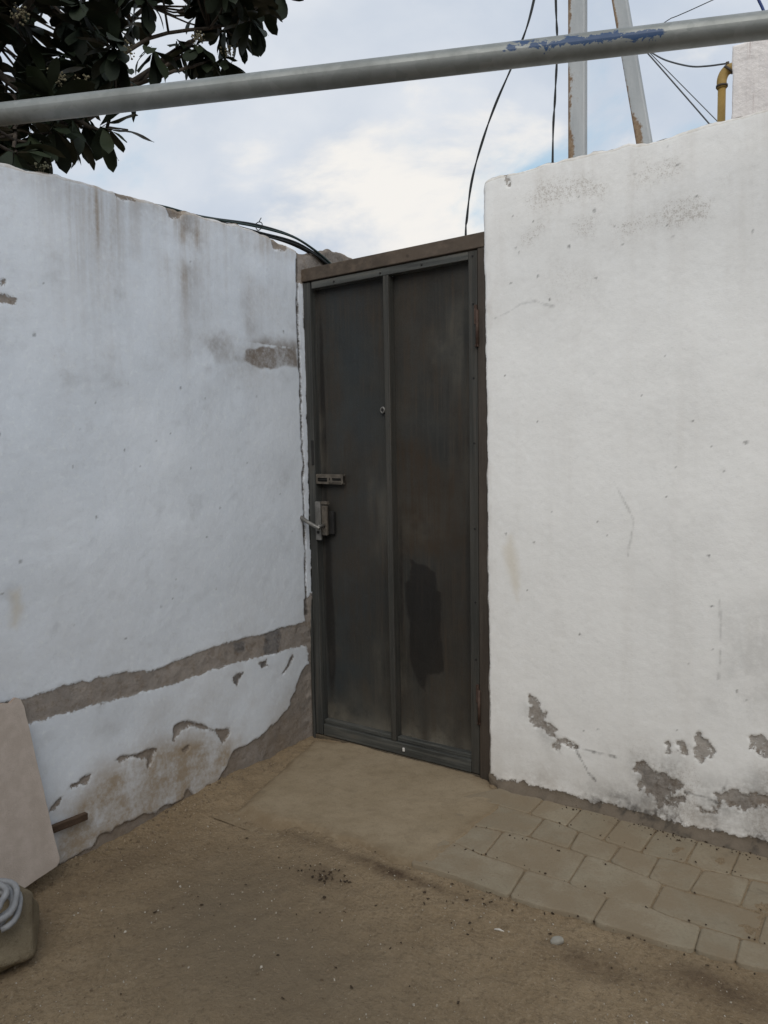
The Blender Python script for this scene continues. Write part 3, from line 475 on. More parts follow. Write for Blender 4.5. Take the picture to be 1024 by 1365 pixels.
# ------------------------------------------------------------------ walls
def zsteps(zt, fine): return np.linspace(-.12, zt, int((zt+.12)/fine))
FS = .0055
def wall_profile(U, top, thick, zf):
    """rows of (depth, height fraction): front face, rounded top, back face"""
    rows = [(0.0, t) for t in zf]
    return rows
def build_wall(name, us, topf, thick, place, masks, disp, mat, seed, parent=None, topr=.012, toprough=.008):
    zt0 = 2.3; nz = int(2.35/FS); t = np.linspace(0, 1, nz)
    tops = topf(us)
    U = np.repeat(us[:, None], nz, 1); Z = -.12+(tops[:, None]-topr+.12)*t[None, :]
    m1, m2, m3 = masks(U, Z); D = disp(U, Z, m1)
    # rounded, rough coping
    ex = []; k = 7
    for j in range(1, k+1):
        a = math.pi/2*j/k; ex.append((topr*(1-math.cos(a)), topr*math.sin(a)))
    for d in np.linspace(.03, thick-.02, 14): ex.append((d, topr))
    ex += [(thick, topr-.015), (thick, -.6), (thick, -3)]
    d0 = D[:, -1:]; cols = []; zc = []
    for (d, h) in ex:
        rgh = (fbm(us, np.full_like(us, d*8), 22, 3, seed)-.5)*2*toprough
        cols.append(d0[:, 0]*max(0, 1-d/.03)+d+(0 if d >= thick else 0)); zc.append(np.maximum(tops-topr+h+(rgh if -.1 < h else 0)*min(1, d/.012+.15), -.12))
    D = np.concatenate([D]+[c[:, None] for c in cols], 1); Z = np.concatenate([Z]+[z[:, None] for z in zc], 1); U = np.repeat(us[:, None], Z.shape[1], 1)
    pad = Z.shape[1]-nz
    def padm(m):
        e = np.repeat(m[:, -1:, :], pad, 1).copy(); e[..., 0] = np.where(np.arange(pad)[None, :] > 4, .05, e[..., 0]); return np.concatenate([m, e], 1)
    m1 = padm(m1); m2 = padm(m2); m3 = padm(m3); m2[:, nz:, 1] = np.maximum(m2[:, nz:, 1], .5); m1[:, -3:, 0] = -1
    P = place(U, D, Z)
    # close both ends with a cap strip
    o = grid(name, P, mat, parent, {'masks': m1, 'marks': m2, 'extra': m3})
    bm = bmesh.new(); bm.from_mesh(o.data); bm.verts.ensure_lookup_table(); nv = Z.shape[1]
    for base in (0, (len(us)-1)*nv):
        vs = [bm.verts[base+j] for j in range(nv)]
        f = bm.faces.new(vs); f.smooth = False
    bmesh.ops.recalc_face_normals(bm, faces=bm.faces); 
    big = [f for f in bm.faces if len(f.verts) > 4]; bmesh.ops.triangulate(bm, faces=big)
    bm.to_mesh(o.data); bm.free(); return o
def polyf(U, Z, polys, warp):
    f = np.full(U.shape, -1.0)
    for p in polys: f = np.maximum(f, sdf(U, Z, p)+warp)
    return f
# ---- left wall: U is y
def left_masks(U, Z):
    warp = (fbm(U, Z, 30, 4, 11)-.5)*.022
    rag = (fbm(U, Z, 9, 4, 21)-.5)*.05
    peel = polyf(U, Z, [L_band], warp*.7)
    peel = np.maximum(peel, polyf(U, Z, [L_lowpeel], warp+rag*.5))
    peel = np.maximum(peel, polyf(U, Z, L_lp+L_lcap, warp*.9-.001)); peel = np.maximum(peel, polyf(U, Z, L_lpd, warp*.5))
    peel = np.maximum(peel, polyf(U, Z, [L_corner], warp))
    gap = -.033+(fbm(Z*0+3, Z, 9, 4, 31)-.5)*.016                                      # crack between wall and door mortar
    crack = .0036-np.abs(U-gap)+(fbm(U, Z, 30, 3, 33)-.5)*.010
    crack = np.where(Z > .55, crack, -1.0)
    peel = np.maximum(peel, crack)
    raw = np.maximum((U-.005), np.minimum((U+.035), (Z-1.985)))                          # bare masonry past the door and above the frame
    peel = np.maximum(peel, raw+warp*.5)
    tone = np.zeros_like(U)
    for p in L_lpd+L_ldark: tone = np.maximum(tone, sm(sdf(U, Z, p)+warp*.6, -.008, .006))
    tone = np.maximum(tone, .85*sm(crack, -.001, .001))
    brn = np.zeros_like(U)
    topd = 2.13-Z
    st = fbm(U, Z*.07, 26, 4, 41); cl = fbm(U, Z, 7, 5, 45); ln = .18+.5*fbm(U, Z*0, 15, 3, 47)
    zone = .8*np.exp(-((U+1.03)/.13)**2)*np.exp(-(topd/.42)**2)+1.0*np.exp(-((U+.63)/.11)**2)*np.exp(-(topd/.26)**2)+.40*np.exp(-((U+.40)/.35)**2)*np.exp(-topd/ln)
    brn += np.clip(zone*(.45+.7*sm(st, .40, .75))*sm(cl, .15, .55), 0, .75)
    brn += .42*np.exp(-topd/.06)*sm(fbm(U, Z, 10, 3, 43), .3, .7)
    hs = sm(sdf(U, Z, L_lhstain)+rag*.8+warp*.6, -.055, .02)*np.where(Z < 1.70, sm(sdf(U, Z, L_lhstain)+rag*.3+warp, -.004, .006), 1)
    solid = .95*hs*(.25+.75*sm(-Z, -1.80, -1.73))+.5*sm(sdf(U, Z, L_lhstain2)+rag*.8, -.05, .03)*sm(fbm(U, Z, 16, 4, 46), .35, .65)
    solid += .30*np.exp(-((U+.34)/.06)**2)*np.exp(-((Z-1.76)/.2)**2)*sm(cl, .25, .65)+.16*np.exp(-((U+.6)/.3)**2)*np.exp(-((Z-1.62)/.09)**2)*sm(cl, .3, .65)
    solid += .45*zone*np.exp(-((U+.63)/.06)**2)*sm(fbm(U, Z*.5, 18, 3, 48), .4, .7)
    low = sm(sdf(U, Z, L_ldirt)+rag, -.12, .06)
    gry = .08*sm(fbm(U, Z, 5, 5, 51), .45, .75)+.16*sm(fbm(U, Z, 14, 5, 53), .62, .82)
    m1 = np.stack([peel, np.clip(brn, 0, 1), gry, tone], -1)
    yel = .8*sm(sdf(U, Z, L_lyel)+warp, -.02, .02)
    dirt = np.clip(.9*low+.85*np.exp(-np.clip(Z, 0, 9)/.14)*sm(fbm(U, Z, 6, 4, 61), .25, .6)+.2*sm(.35-Z, 0, .4), 0, .9)
    dark = .8*sm(crack+.002, -.004, .003)
    pits = np.zeros_like(U); prs = np.random.default_rng(3)
    for _ in range(46):
        cu, cz = prs.uniform(-1.5, -.05), prs.uniform(.5, 2.0); ru = prs.uniform(.001, .0035)
        pits = np.maximum(pits, sm(np.hypot((U-cu)/prs.uniform(.7, 2), (Z-cz)/prs.uniform(.7, 2.5)), ru*1.5, ru*.5))
    dark = np.maximum(dark, .75*pits)
    dark = np.maximum(dark, .55*sm((Z-2.02)*3+(fbm(U, Z, 40, 4, 66)-.5)*2, -.2, .6)*sm(U, -.03, .01))
    return m1, np.stack([.35*sm(fbm(U, Z, 7, 4, 71), .6, .8)*sm(Z, .9, 1.6), dirt, yel, dark], -1), np.stack([np.clip(solid, 0, .95), .22*sm(1.35-Z, 0, 1.2)*sm(fbm(U, Z, 3, 4, 91), .3, .7), U*0, U*0], -1)
def left_disp(U, Z, m1):
    base = (fbm(U, Z, 1.6, 3, 101)-.5)*.026+(fbm(U, Z, 7, 3, 103)-.5)*.0028+(fbm(U, Z, 45, 3, 107)-.5)*.0011
    p = sm(m1[..., 0]+(fbm(U, Z, 90, 3, 109)-.5)*.008, -.003, .003)
    rough = (fbm(U, Z, 28, 4, 111)-.5)*.008
    deep = np.where(Z > 1.98, .004, np.where((Z < .33) & (Z > -.2), .006, .0022))
    d = base+p*(deep+rough*np.where(U > -.03, 2.0, .9))
    d *= sm(.06-U, .0, .08)*.85+.15
    return d+ .012*np.exp(-((U+.035)/.006)**2)*(Z > .55)*sm(m1[..., 0], -.002, .001)
def left_top(u):
    ys = [p[0] for p in L_top]; zs = [p[1] for p in L_top]
    z = np.interp(u, [-6, -1.6]+ys+[.05, .17, .30, .40, .47], [2.09, 2.09]+zs+[2.115, 2.155, 2.158, 2.15, 2.12])
    return z+(fbm(u, u*0, 16, 4, 121)-.5)*.016
usl = np.concatenate([np.linspace(-6.5, -1.75, 40), np.arange(-1.72, .02, FS), np.linspace(.025, .47, 50)])
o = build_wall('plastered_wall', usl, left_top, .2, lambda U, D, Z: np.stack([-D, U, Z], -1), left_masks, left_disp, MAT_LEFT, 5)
tag(o, 'stained bluish white yard wall left of the door, with a brown patched band low down', 'wall')
# ---- right wall: U is x
def right_masks(U, Z):
    warp = (fbm(U, Z, 38, 4, 211)-.5)*.020; rag = (fbm(U, Z, 11, 4, 221)-.5)*.03
    peel = polyf(U, Z, R_peel[:-1], warp*1.25-.0025); peel = np.maximum(peel, polyf(U, Z, R_peel[-1:], warp*.3))
    holes = (fbm(U, Z, 55, 3, 223)-.5)*.06-.006                                         # islands of paint left inside the bare patches
    peel = np.where(peel > .0, np.minimum(peel, .010-holes*1.3), peel)
    halo = (fbm(U, Z, 70, 3, 224)-.5)*.05+(fbm(U, Z, 20, 3, 226)-.5)*.05
    peel = np.where(peel < 0, np.maximum(peel, np.minimum(peel+halo+.002, .004)), peel)
    far = np.where(U > 2.05, .035+.10*(fbm(U, U*0, 3, 3, 88)-.4)-Z, -1.0)
    peel = np.maximum(peel, far+warp)
    peel = np.maximum(peel, sdf(U, Z, R_base)+warp*.8+rag*.35); peel = np.maximum(peel, np.where(U > .86, .024+.012*sm(U, .9, 1.0)-Z+warp*1.1+rag*.6, -1))
    edge = (U-.878)+(.018*(1-np.clip(Z/2.2, 0, 1)))*-1+.010
    peel = np.maximum(peel, -(U-(.866+.020*(1-Z/2.2)))-.004+warp*.28)
    tone = .45*sm(fbm(U, Z, 18, 4, 231), .45, .7)
    for p in (R_peel[5], R_peel[9]): tone = np.maximum(tone, .55*sm(sdf(U, Z, p), -.01, .02))
    brn = .20*sm(fbm(U, Z*.12, 14, 4, 241), .45, .75)*np.exp(-(2.24-Z)/.35)+.06*sm(fbm(U, Z*.08, 20, 4, 246), .5, .8)
    brn += .25*sm(fbm(U, Z, 12, 4, 242), .5, .75)*np.exp(-np.abs(U-.88)/.02)
    gry = np.zeros_like(U)
    for p, k in zip(R_grey, (.22, .22, .55, .8, .6, .5)): gry = np.maximum(gry, k*sm(sdf(U, Z, p)+rag*1.5, -.05, .05))
    gry += .05*sm(fbm(U, Z, 4, 5, 251), .5, .75)+.25*sm(.22-Z+rag*3, 0, .25)*sm(fbm(U, Z, 9, 4, 255), .4, .7)
    spk = np.zeros_like(U)
    for p in R_spk: spk = np.maximum(spk, sm(sdf(U, Z, p)+rag*1.6, -.09, .05)*sm(fbm(U, Z, 9, 4, 261), .22, .66))
    spk = np.maximum(spk, .45*sm(fbm(U, Z, 3.3, 4, 263), .56, .72)*sm(Z, 1.3, 1.9))
    spk = np.maximum(spk, .75*sm(.30-Z+rag*4, -.05, .15)*sm(fbm(U, Z, 7, 4, 265), .45, .65)*sm(U, 1.15, 1.4))
    dirt = np.clip(.5*np.exp(-np.clip(Z, 0, 9)/.05)+.25*sm(.25-Z, 0, .3)*sm(fbm(U, Z, 5, 4, 271), .35, .7), 0, .8)
    yel = .6*sm(sdf(U, Z, R_yel)+warp, -.02, .02)
    prs = np.random.default_rng(12); pits = np.zeros_like(U)
    for _ in range(95):
        cu, cz = prs.uniform(.9, 2.2), prs.uniform(.25, 2.2); ru = prs.uniform(.001, .003)*(1.6 if prs.random() < .12 else 1)
        pits = np.maximum(pits, sm(np.hypot((U-cu)/prs.uniform(.7, 1.8), (Z-cz)/prs.uniform(.7, 1.5)), ru*1.6, ru*.6))
    dark = .85*pits
    for c in R_crack: dark = np.maximum(dark, .75*sm(.0034-sdl(U, Z, c)+(fbm(U, Z, 45, 3, 9)-.5)*.012, -.002, .003))
    for c in ([(.911, 1.733), (.968, 1.75), (1.014, 1.771), (1.065, 1.775), (1.135, 1.746)], [(1.688, .78), (1.695, .638), (1.688, .529)], [(1.35, 1.15), (1.42, 1.02), (1.40, .9)]):
        dark = np.maximum(dark, .32*sm(.0030-sdl(U, Z, c)+(fbm(U, Z, 45, 3, 19)-.5)*.010, -.002, .003))
    dark = np.maximum(dark, .85*sm(fbm(U, Z, 26, 4, 281), .52, .64)*np.exp(-((Z-.034)/.035)**2)*sm(U, 1.2, 1.35))
    return np.stack([peel, np.clip(brn, 0, 1), np.clip(gry, 0, 1), tone], -1), np.stack([spk, dirt, yel, dark], -1), np.stack([U*0, np.clip(.30*sm(.45-Z+rag*4, 0, .5)*sm(fbm(U, Z, 5, 4, 291), .3, .65), 0, 1), sm(.050-Z+warp, -.004, .012), U*0], -1)
def right_disp(U, Z, m1):
    base = (fbm(U, Z, 1.4, 3, 301)-.5)*.018+(fbm(U, Z, 6, 3, 303)-.5)*.0026+(fbm(U, Z, 45, 3, 307)-.5)*.0011
    p = sm(m1[..., 0]+(fbm(U, Z, 90, 3, 309)-.5)*.006, -.003, .003)
    foot = -.008*sm(sdf(U, Z, R_base), -.004, .012)-.046*np.exp(-np.clip(Z-.006, 0, 9)/.016)*sm(U, .9, .96)
    pits = 0
    return base+p*(.0035+(fbm(U, Z, 30, 4, 311)-.5)*.007)+foot*(.6+.8*fbm(U, Z, 20, 3, 313))
def right_top(u):
    z = np.interp(u, [p[0] for p in R_top]+[2.4, 6], [p[1] for p in R_top]+[2.24, 2.24])
    return z-.006*np.exp(-(u-.862)/.012)+(fbm(u, u*0, 18, 4, 321)-.5)*.012
usr = np.concatenate([np.arange(.862, 2.25, FS), np.linspace(2.28, 6.5, 40)])
def right_place(U, D, Z):
    k = np.exp(-(U-.862)/.02)                          # hand-trowelled edge beside the frame
    X = U+k*((fbm(Z*1.0, D, 13, 4, 331)-.5)*.016+.018*(1-Z/2.2))
    Y = -.012+D+.010*np.exp(-(U-.862)/.007)
    return np.stack([X, Y, Z], -1)
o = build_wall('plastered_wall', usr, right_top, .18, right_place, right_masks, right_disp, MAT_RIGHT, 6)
tag(o, 'tall white yard wall right of the door, flaking along its foot above the pavers', 'wall')
# ---- raised block on the right wall, rust-streaked
def block_mat():
    m = M('block_whitewash', .92, .2); r, _, _, _ = m.attr('rust')
    a = m.noise(5, 5); f = m.noise(70, 4, .65)
    c = m.mix(m.rng(a, .3, .7), (.66, .62, .60), (.74, .70, .68))
    st = m.noise(1, 5, .7, vec=m.map((110, 110, 3.2)))
    c = m.mix(m.math('MULTIPLY', r, m.rng(st, .52, .66)), c, (.22, .11, .09))
    return m.done(c, m.bump(m.math('ADD', f, m.math('MULTIPLY', st, .4)), .006, .6))
MAT_BLOCK = block_mat()
ub = np.concatenate([np.linspace(1.69, 2.4, 130)]); zb = np.linspace(2.15, 2.443, 60)
UB, ZB = np.meshgrid(ub, zb, indexing='ij')
fr = np.stack([UB+(fbm(ZB, UB*0, 20, 3, 5)-.5)*.006*np.exp(-(UB-1.69)/.01), .004+(fbm(UB, ZB, 18, 4, 8)-.5)*.006, ZB], -1)
rs = np.zeros(UB.shape+(4,)); rs[..., 0] = np.clip((.25+.9*sm(ZB, 2.38, 2.44))*sm(fbm(UB, ZB*.05, 30, 3, 14), .42, .62)*sm(UB, 1.70, 1.76), 0, 1)
tp = []; 
for d, h in ((.004, .004), (.012, .007), (.06, .006), (.11, .007), (.155, .004), (.16, -.004), (.16, -.29)):
    tp.append(np.stack([ub, np.full_like(ub, .004+d), 2.443+h+(fbm(ub, ub*0+d*5, 25, 3, 17)-.5)*.005], -1))
fr = np.concatenate([fr]+[t[:, None] for t in tp], 1); rs = np.concatenate([rs]+[rs[:, -1:]]*len(tp), 1)
o = grid('parapet_block', fr, MAT_BLOCK, None, {'rust': rs})
bm = bmesh.new(); bm.from_mesh(o.data); bm.verts.ensure_lookup_table(); nv = fr.shape[1]
for b0 in (0, (len(ub)-1)*nv): bm.faces.new([bm.verts[b0+j] for j in range(nv)])
bmesh.ops.recalc_face_normals(bm, faces=bm.faces); bm.to_mesh(o.data); bm.free()
tag(o, 'raised white block with rusty vertical streaks on top of the right wall', 'parapet')
# ------------------------------------------------------------------ added unseen house front and side wall, to darken wall feet and ground
MAT_ADDED = simple('added_plaster', (.42, .40, .37), (.50, .48, .45), 3, .95, .004, 40)
bm = bmesh.new(); box(bm, -.18, 7.5, -6.2, -4.7, -.2, 2.75, .02)
ho = bm_obj('added_shade_house', bm, MAT_ADDED); tag(ho, 'plain house front added out of view behind the viewer, to shade the yard', 'house')
bm = bmesh.new(); box(bm, -.3, 7.6, -6.3, -4.45, 2.753, 2.86, .01); bm_obj('added_shade_roof', bm, MAT_ADDED, ho)  # overhanging roof of the added house, blocks sky with it
bm = bmesh.new(); box(bm, 1.2, 2.2, -4.705, -4.66, 0, 2.1, .006); bm_obj('door', bm, MAT_STILE, ho)  # door leaf dressing the added house
bm = bmesh.new(); box(bm, 5.6, 5.8, -4.66, -.03, -.2, 2.15, .02); tag(bm_obj('added_shade_wall', bm, MAT_ADDED), 'plain side wall added out of view on the right, to shade the left wall', 'wall')  # unseen wall, added to cut sky light on the left wall
# ------------------------------------------------------------------ door
door = empty('metal_door', (0, 0, 0), 'worn dark grey steel door with two tall panels between the white walls', 'door')
def lean(co):
    k = -.024*(1-co.x/.88)*co.z/2.0
    return Vector((co.x+k, co.y, co.z+.012*co.x*(co.z/2)*.8))
def dbox(name, x0, x1, y0, y1, z0, z1, mat, bev=.003, parent=door, n=1):
    bm = bmesh.new(); box(bm, x0, x1, y0, y1, z0, z1, bev); return bm_obj(name, bm, mat, parent, fn=lean)
dbox('frame_post', .000, .0125, -.004, .05, -.03, 1.984, MAT_RAIL)
dbox('frame_post', .8365, .885, -.002, .05, -.03, 1.9865, MAT_JAMB)
fh = dbox('frame_head', -.004, .885, -.005, .05, 1.987, 2.040, MAT_FRAME)
dbox('threshold', .013, .836, -.003, .05, -.05, .009, MAT_SILL, .004)
dbox('stile', .015, .052, .002, .048, .013, 1.982, MAT_RAIL)
dbox('stile', .421, .447, .0015, .048, .0625, 1.952, MAT_STILE)
dbox('stile', .797, .8335, .002, .042, .013, 1.982, MAT_STILE)
tr = dbox('rail', .0605, .7965, .0025, .042, 1.953, 1.982, MAT_RAILH)
br = dbox('rail', .0605, .7965, .0, .042, .013, .062, MAT_RAILH)
bm = bmesh.new()
for (a, b) in ((.0605, .4205), (.4475, .7965)): box(bm, a, b, .010, .040, .0625, .082, .004)
bm_obj('rail_ledge', bm, MAT_RAILH, br, fn=lean)
def panel(x0, x1):
    xs = np.linspace(x0, x1, int((x1-x0)/.007)); zs = np.linspace(.05, 1.96, 273); X, Z = np.meshgrid(xs, zs, indexing='ij')
    Y = .041+(fbm(X, Z, 2.2, 2, 401)-.5)*.006+(fbm(X, Z, 9, 2, 402)-.5)*.0012
    dark = sdf(X, Z, D_dark)+(fbm(X, Z*.3, 24, 4, 403)-.5)*.034-.03*sm(Z, .70, .86)+.004
    brown = np.clip(1.0*sm(sdf(X, Z, D_brown)+(fbm(X, Z, 8, 4, 405)-.5)*.12, -.07, .05)+.7*sm(fbm(X, Z*.4, 5, 4, 407), .52, .72)*sm(.55-Z, -.1, .3)+.5*sm(fbm(X, Z*.3, 4, 4, 409), .5, .7), 0, 1)
    dust = np.clip(.95*np.exp(-np.clip(Z-.06, 0, 9)/.055)*sm(fbm(X, Z*0, 11, 3, 411), .2, .6)+.55*np.exp(-np.clip(Z-.06, 0, 9)/.10)*sm(fbm(X, Z, 9, 4, 420), .3, .65), 0, 1)
    dust = np.maximum(dust, .22*sm(fbm(X, Z*.6, 5, 5, 417), .5, .75)*sm(fbm(X, Z*.1, 30, 3, 419), .25, .7)); dust = np.maximum(dust, .22*blob(X, Z, .55, .95, .1, .07)*sm(fbm(X, Z, 12, 4, 423), .3, .7))
    blue = np.clip(sm(.42-X, -.02, .2)*.9+.2, 0, 1)
    dk2 = -.02+ .034*(blob(X, Z, .075, 1.45, .016, .5)+1.15*blob(X, Z, .08, .5, .028, .42)+.7*blob(X, Z, .46, .7, .016, .6))+(fbm(X, Z*.3, 20, 3, 413)-.5)*.016   # dark strips beside the lock and middle stiles
    dark = np.where(Z > .70, dark-.02*sm(fbm(X, Z, 20, 4, 430), .35, .65), dark); dark = np.maximum(dark, dk2)
    kx = -.024*(1-X/.88)*Z/2
    g = np.stack([dark, brown, dust, blue], -1)
    o = grid('panel', np.stack([X+kx, Y, Z+.0048*X*Z], -1), MAT_PANEL, door, {'grime': g})
    return o
panel(.047, .425); panel(.443, .802)
# hinges on the right
for (z0, z1) in ((1.635, 1.785), (.215, .365)):
    bm = bmesh.new(); box(bm, .8225, .8335, -.004, .004, z0+.08, z1, .002); h_ = bm_obj('hinge', bm, MAT_HINGE, door, fn=lean)
    bm = bmesh.new(); tube(bm, [(.8365, -.006, z0), (.8365, -.006, z1-.02)], .0058, 10); tube(bm, [(.829, -.006, z0+.001), (.842, -.006, z0+.001)], .0055, 8)
    bm_obj('hinge_pin', bm, MAT_HINGE, h_, fn=lean)
# screws
for (x, z) in ((.815, 1.962), (.8165, 1.79), (.817, 1.52), (.818, 1.28), (.8185, .96), (.819, .68), (.82, .46), (.18, 1.966), (.41, 1.964), (.60, 1.966)):
    bm = bmesh.new(); bmesh.ops.create_cone(bm, cap_ends=True, segments=10, radius1=.0042, radius2=.0032, depth=.003, matrix=Matrix.Translation((x, .0008, z)) @ Matrix.Rotation(R(90), 4, 'X'))
    bm_obj('screw', bm, MAT_BLACK, door, fn=lean)
# peephole ring
bm = bmesh.new()
tube(bm, [(.391+.0085*math.cos(a), .030, 1.425+.0105*math.sin(a)) for a in np.linspace(0, 2*math.pi, 19)], .0042, 8, False)
pr_ = bm_obj('peephole_ring', bm, MAT_STEEL, door, fn=lean)
bm = bmesh.new(); bmesh.ops.create_cone(bm, cap_ends=True, segments=14, radius1=.0065, radius2=.0065, depth=.008, matrix=Matrix.Translation((.391, .030, 1.425)) @ Matrix.Rotation(R(90), 4, 'X'))
bm_obj('hole', bm, MAT_BLACK, pr_, fn=lean)
# sliding bolt: bracket with two slots, bolt sticking out at the left
bm = bmesh.new()
box(bm, .050, .195, .008, .012, 1.150, 1.166, .001); box(bm, .050, .120, .008, .012, 1.124, 1.134, .001); box(bm, .120, .195, .008, .012, 1.131, 1.1395, .001)
for x in (.050, .112, .128, .186): box(bm, x, x+.010, .0075, .0115, 1.128, 1.162, .001)
box(bm, .055, .19, .012, .032, 1.1605, 1.166, .001); box(bm, .055, .19, .012, .032, 1.124, 1.130, .001)
bl = bm_obj('slide_bolt', bm, MAT_LATCH, door, fn=lambda c: lean(Vector((c.x, c.y, c.z+(c.x-.05)*-.02))))
bm = bmesh.new(); tube(bm, [(.030, .019, 1.140), (.180, .019, 1.145)], .008, 10); bm_obj('bolt_bar', bm, MAT_BLACK, bl, fn=lean)
dbox('latch_slot', .036, .049, -.0005, .03, 1.205, 1.312, MAT_BLACK, .001)
# lock case, escutcheon and lever
dbox('lock_case', .100, .132, .018, .034, .905, 1.005, MAT_BLACK, .004)
pl = dbox('escutcheon', .052, .082, -.007, .004, .880, 1.048, MAT_STEEL, .004)
bm = bmesh.new(); box(bm, .084, .112, -.002, .010, .902, 1.030, .003); box(bm, .084, .118, -.004, .012, 1.036, 1.049, .002); bm_obj('back_plate', bm, MAT_LATCH, pl, fn=lean)
bm = bmesh.new(); tube(bm, [(.098, -.006, .944), (.098, -.048, .944)], .008, 10)
tube(bm, spline([(.110, -.046, .936), (.075, -.052, .951), (.035, -.054, .969), (.004, -.050, .984)], 5), [.0085]*6+[.0088]*5+[.0092]*5, 10); bm_obj('lever', bm, MAT_STEEL, pl, fn=lean)
bm = bmesh.new(); bmesh.ops.create_cone(bm, cap_ends=True, segments=12, radius1=.007, radius2=.007, depth=.003, matrix=Matrix.Translation((.067, -.0075, .915)) @ Matrix.Rotation(R(90), 4, 'X')); bm_obj('keyhole', bm, MAT_BLACK, pl, fn=lean)
# scrap of white tape at the foot of the door
bm = bmesh.new(); box(bm, .481, .492, -.006, -.001, .031, .047, .003); bm_obj('paint_blob', bm, simple('white_blob', (.6, .58, .55), (.7, .68, .65)), door, fn=lean)
# ------------------------------------------------------------------ galvanised pipe overhead
A = Vector((-.035, -1.292, 2.25)); B = Vector((1.861, -.475, 2.25)); dr = (B-A).normalized()
p0 = A-dr*.55; p1 = B+dr*1.15; nseg = 220; seg = 28; rad = .0305
side = dr.cross(Vector((0, 0, 1))).normalized(); upv = Vector((0, 0, 1))
PT = np.zeros((nseg, seg+1, 3)); PA = np.zeros((nseg, seg+1, 4))
for i in range(nseg):
    t = i/(nseg-1); c = p0+(p1-p0)*t; c = c+Vector((0, 0, -.004*math.sin(t*math.pi)))
    for k in range(seg+1):
        a = 2*math.pi*k/seg; v = c+(side*math.cos(a)+upv*math.sin(a))*rad; PT[i, k] = v
        x = c.x; hgt = math.sin(a); front = math.cos(a)
        if 1.30 < x < 1.66 and front > -.4:
            PA[i, k, 0] = .95*math.exp(-((hgt-.05+(x-1.45)*.6)/.42)**2)*(1-abs(x-1.48)/.2)**.3 if abs(x-1.48) < .2 else 0
            PA[i, k, 0] = max(PA[i, k, 0], .8*math.exp(-((x-1.34)/.045)**2)*math.exp(-((hgt-.45)/.45)**2))
pipe = grid('steel_pipe', PT, MAT_PIPE, None, {'paint': PA}); tag(pipe, 'long galvanised steel pipe with flaked blue paint, spanning overhead in front of the sky', 'pipe')
for c, s in ((p0, -1), (p1, 1)):
    bm = bmesh.new()
    bmesh.ops.create_cone(bm, cap_ends=True, segments=28, radius1=.030, radius2=.030, depth=.01, matrix=Matrix.Translation(c+dr*.004*-s) @ dr.to_track_quat('Z', 'Y').to_matrix().to_4x4())
    bm_obj('end_cap', bm, MAT_PIPE, pipe)
bq = A-dr*.10; bm = bmesh.new(); box(bm, bq.x-.018, bq.x+.018, bq.y-.018, bq.y+.018, 2.02, 2.222, .003); bm_obj('bracket', bm, MAT_POST, pipe)
# ------------------------------------------------------------------ steel posts behind the right wall
def post(name, a, b, w_, d_, label, edge_rust):
    a = Vector(a); b = Vector(b); ax = (b-a).normalized(); xx = (Vector((1, 0, 0))-ax*ax.x).normalized(); yy = ax.cross(xx)
    prof = []
    hw, hd, r = w_/2, d_/2, .006
    for cx_, cy_, a0 in ((hw-r, -hd+r, -90), (hw-r, hd-r, 0), (-hw+r, hd-r, 90), (-hw+r, -hd+r, 180)):
        for k in range(4): an = R(a0+30*k); prof.append((cx_+r*math.cos(an), cy_+r*math.sin(an)))
        nx_ = 6
    # extra points on the front face so that the rust mask has something to sit on
    full = []
    for i, p in enumerate(prof):
        q = prof[(i+1) % len(prof)]; n = 8 if math.hypot(p[0]-q[0], p[1]-q[1]) > .02 else 1
        for k in range(n): full.append((p[0]+(q[0]-p[0])*k/n, p[1]+(q[1]-p[1])*k/n))
    full.append(full[0]); n = 90; P = np.zeros((n, len(full), 3)); A_ = np.zeros((n, len(full), 4))
    for i in range(n):
        t = i/(n-1); c = a+(b-a)*t
        for k, (x, y) in enumerate(full):
            P[i, k] = c+xx*x+yy*y
            A_[i, k, 0] = min(1, edge_rust*math.exp(-((x+hw)/(.22*w_))**2)+.85*math.exp(-((c.z-2.46)/.07)**2)*math.exp(-((x+hw*.6)/(.35*w_))**2)+.04)
    o = grid(name, P, MAT_POST, None, {'rust': A_}); return tag(o, label, 'post', None)
post('steel_post', (1.026, .525, -.05), (1.004, .525, 3.95), .070, .036, 'upright grey painted steel post with rust down its edge, behind the right wall', .9)
post('steel_post', (1.63, .535, .45), (1.03, .535, 3.8), .056, .034, 'slanting grey steel brace leaning towards the upright post behind the right wall', .85)
# ------------------------------------------------------------------ gas pipe
g = empty('gas_pipe', (1.616, .22, 0), 'yellow gas pipe with an elbow rising behind the right wall', 'pipe')
def gl(p): return (p[0]-1.616, p[1]-.22, p[2])
bm = bmesh.new(); tube(bm, [gl((1.619, .22, -.05)), gl((1.617, .22, 2.428))], .0125, 16); bm_obj('riser', bm, MAT_GAS, g)
bm = bmesh.new(); tube(bm, [gl(q) for q in spline([(1.617, .22, 2.423), (1.617, .22, 2.452), (1.629, .22, 2.474), (1.655, .22, 2.481)], 5)], .0155, 16); e_ = bm_obj('elbow', bm, MAT_GAS, g)
bm = bmesh.new(); tube(bm, [gl((1.65, .22, 2.4805)), gl((2.6, .22, 2.495))], .0125, 16); bm_obj('run', bm, MAT_GAS, g)
bm = bmesh.new(); tube(bm, [gl((1.617, .22, 2.427)), gl((1.617, .22, 2.433))], .0185, 16); bm_obj('collar', bm, MAT_GASDARK, g)
bm = bmesh.new(); tube(bm, [gl((1.634, .22, 2.474)), gl((1.639, .22, 2.479))], .0185, 16); box(bm, .012, .022, -.004, .004, 2.488, 2.502, .001); bm_obj('clamp', bm, MAT_GASDARK, g)
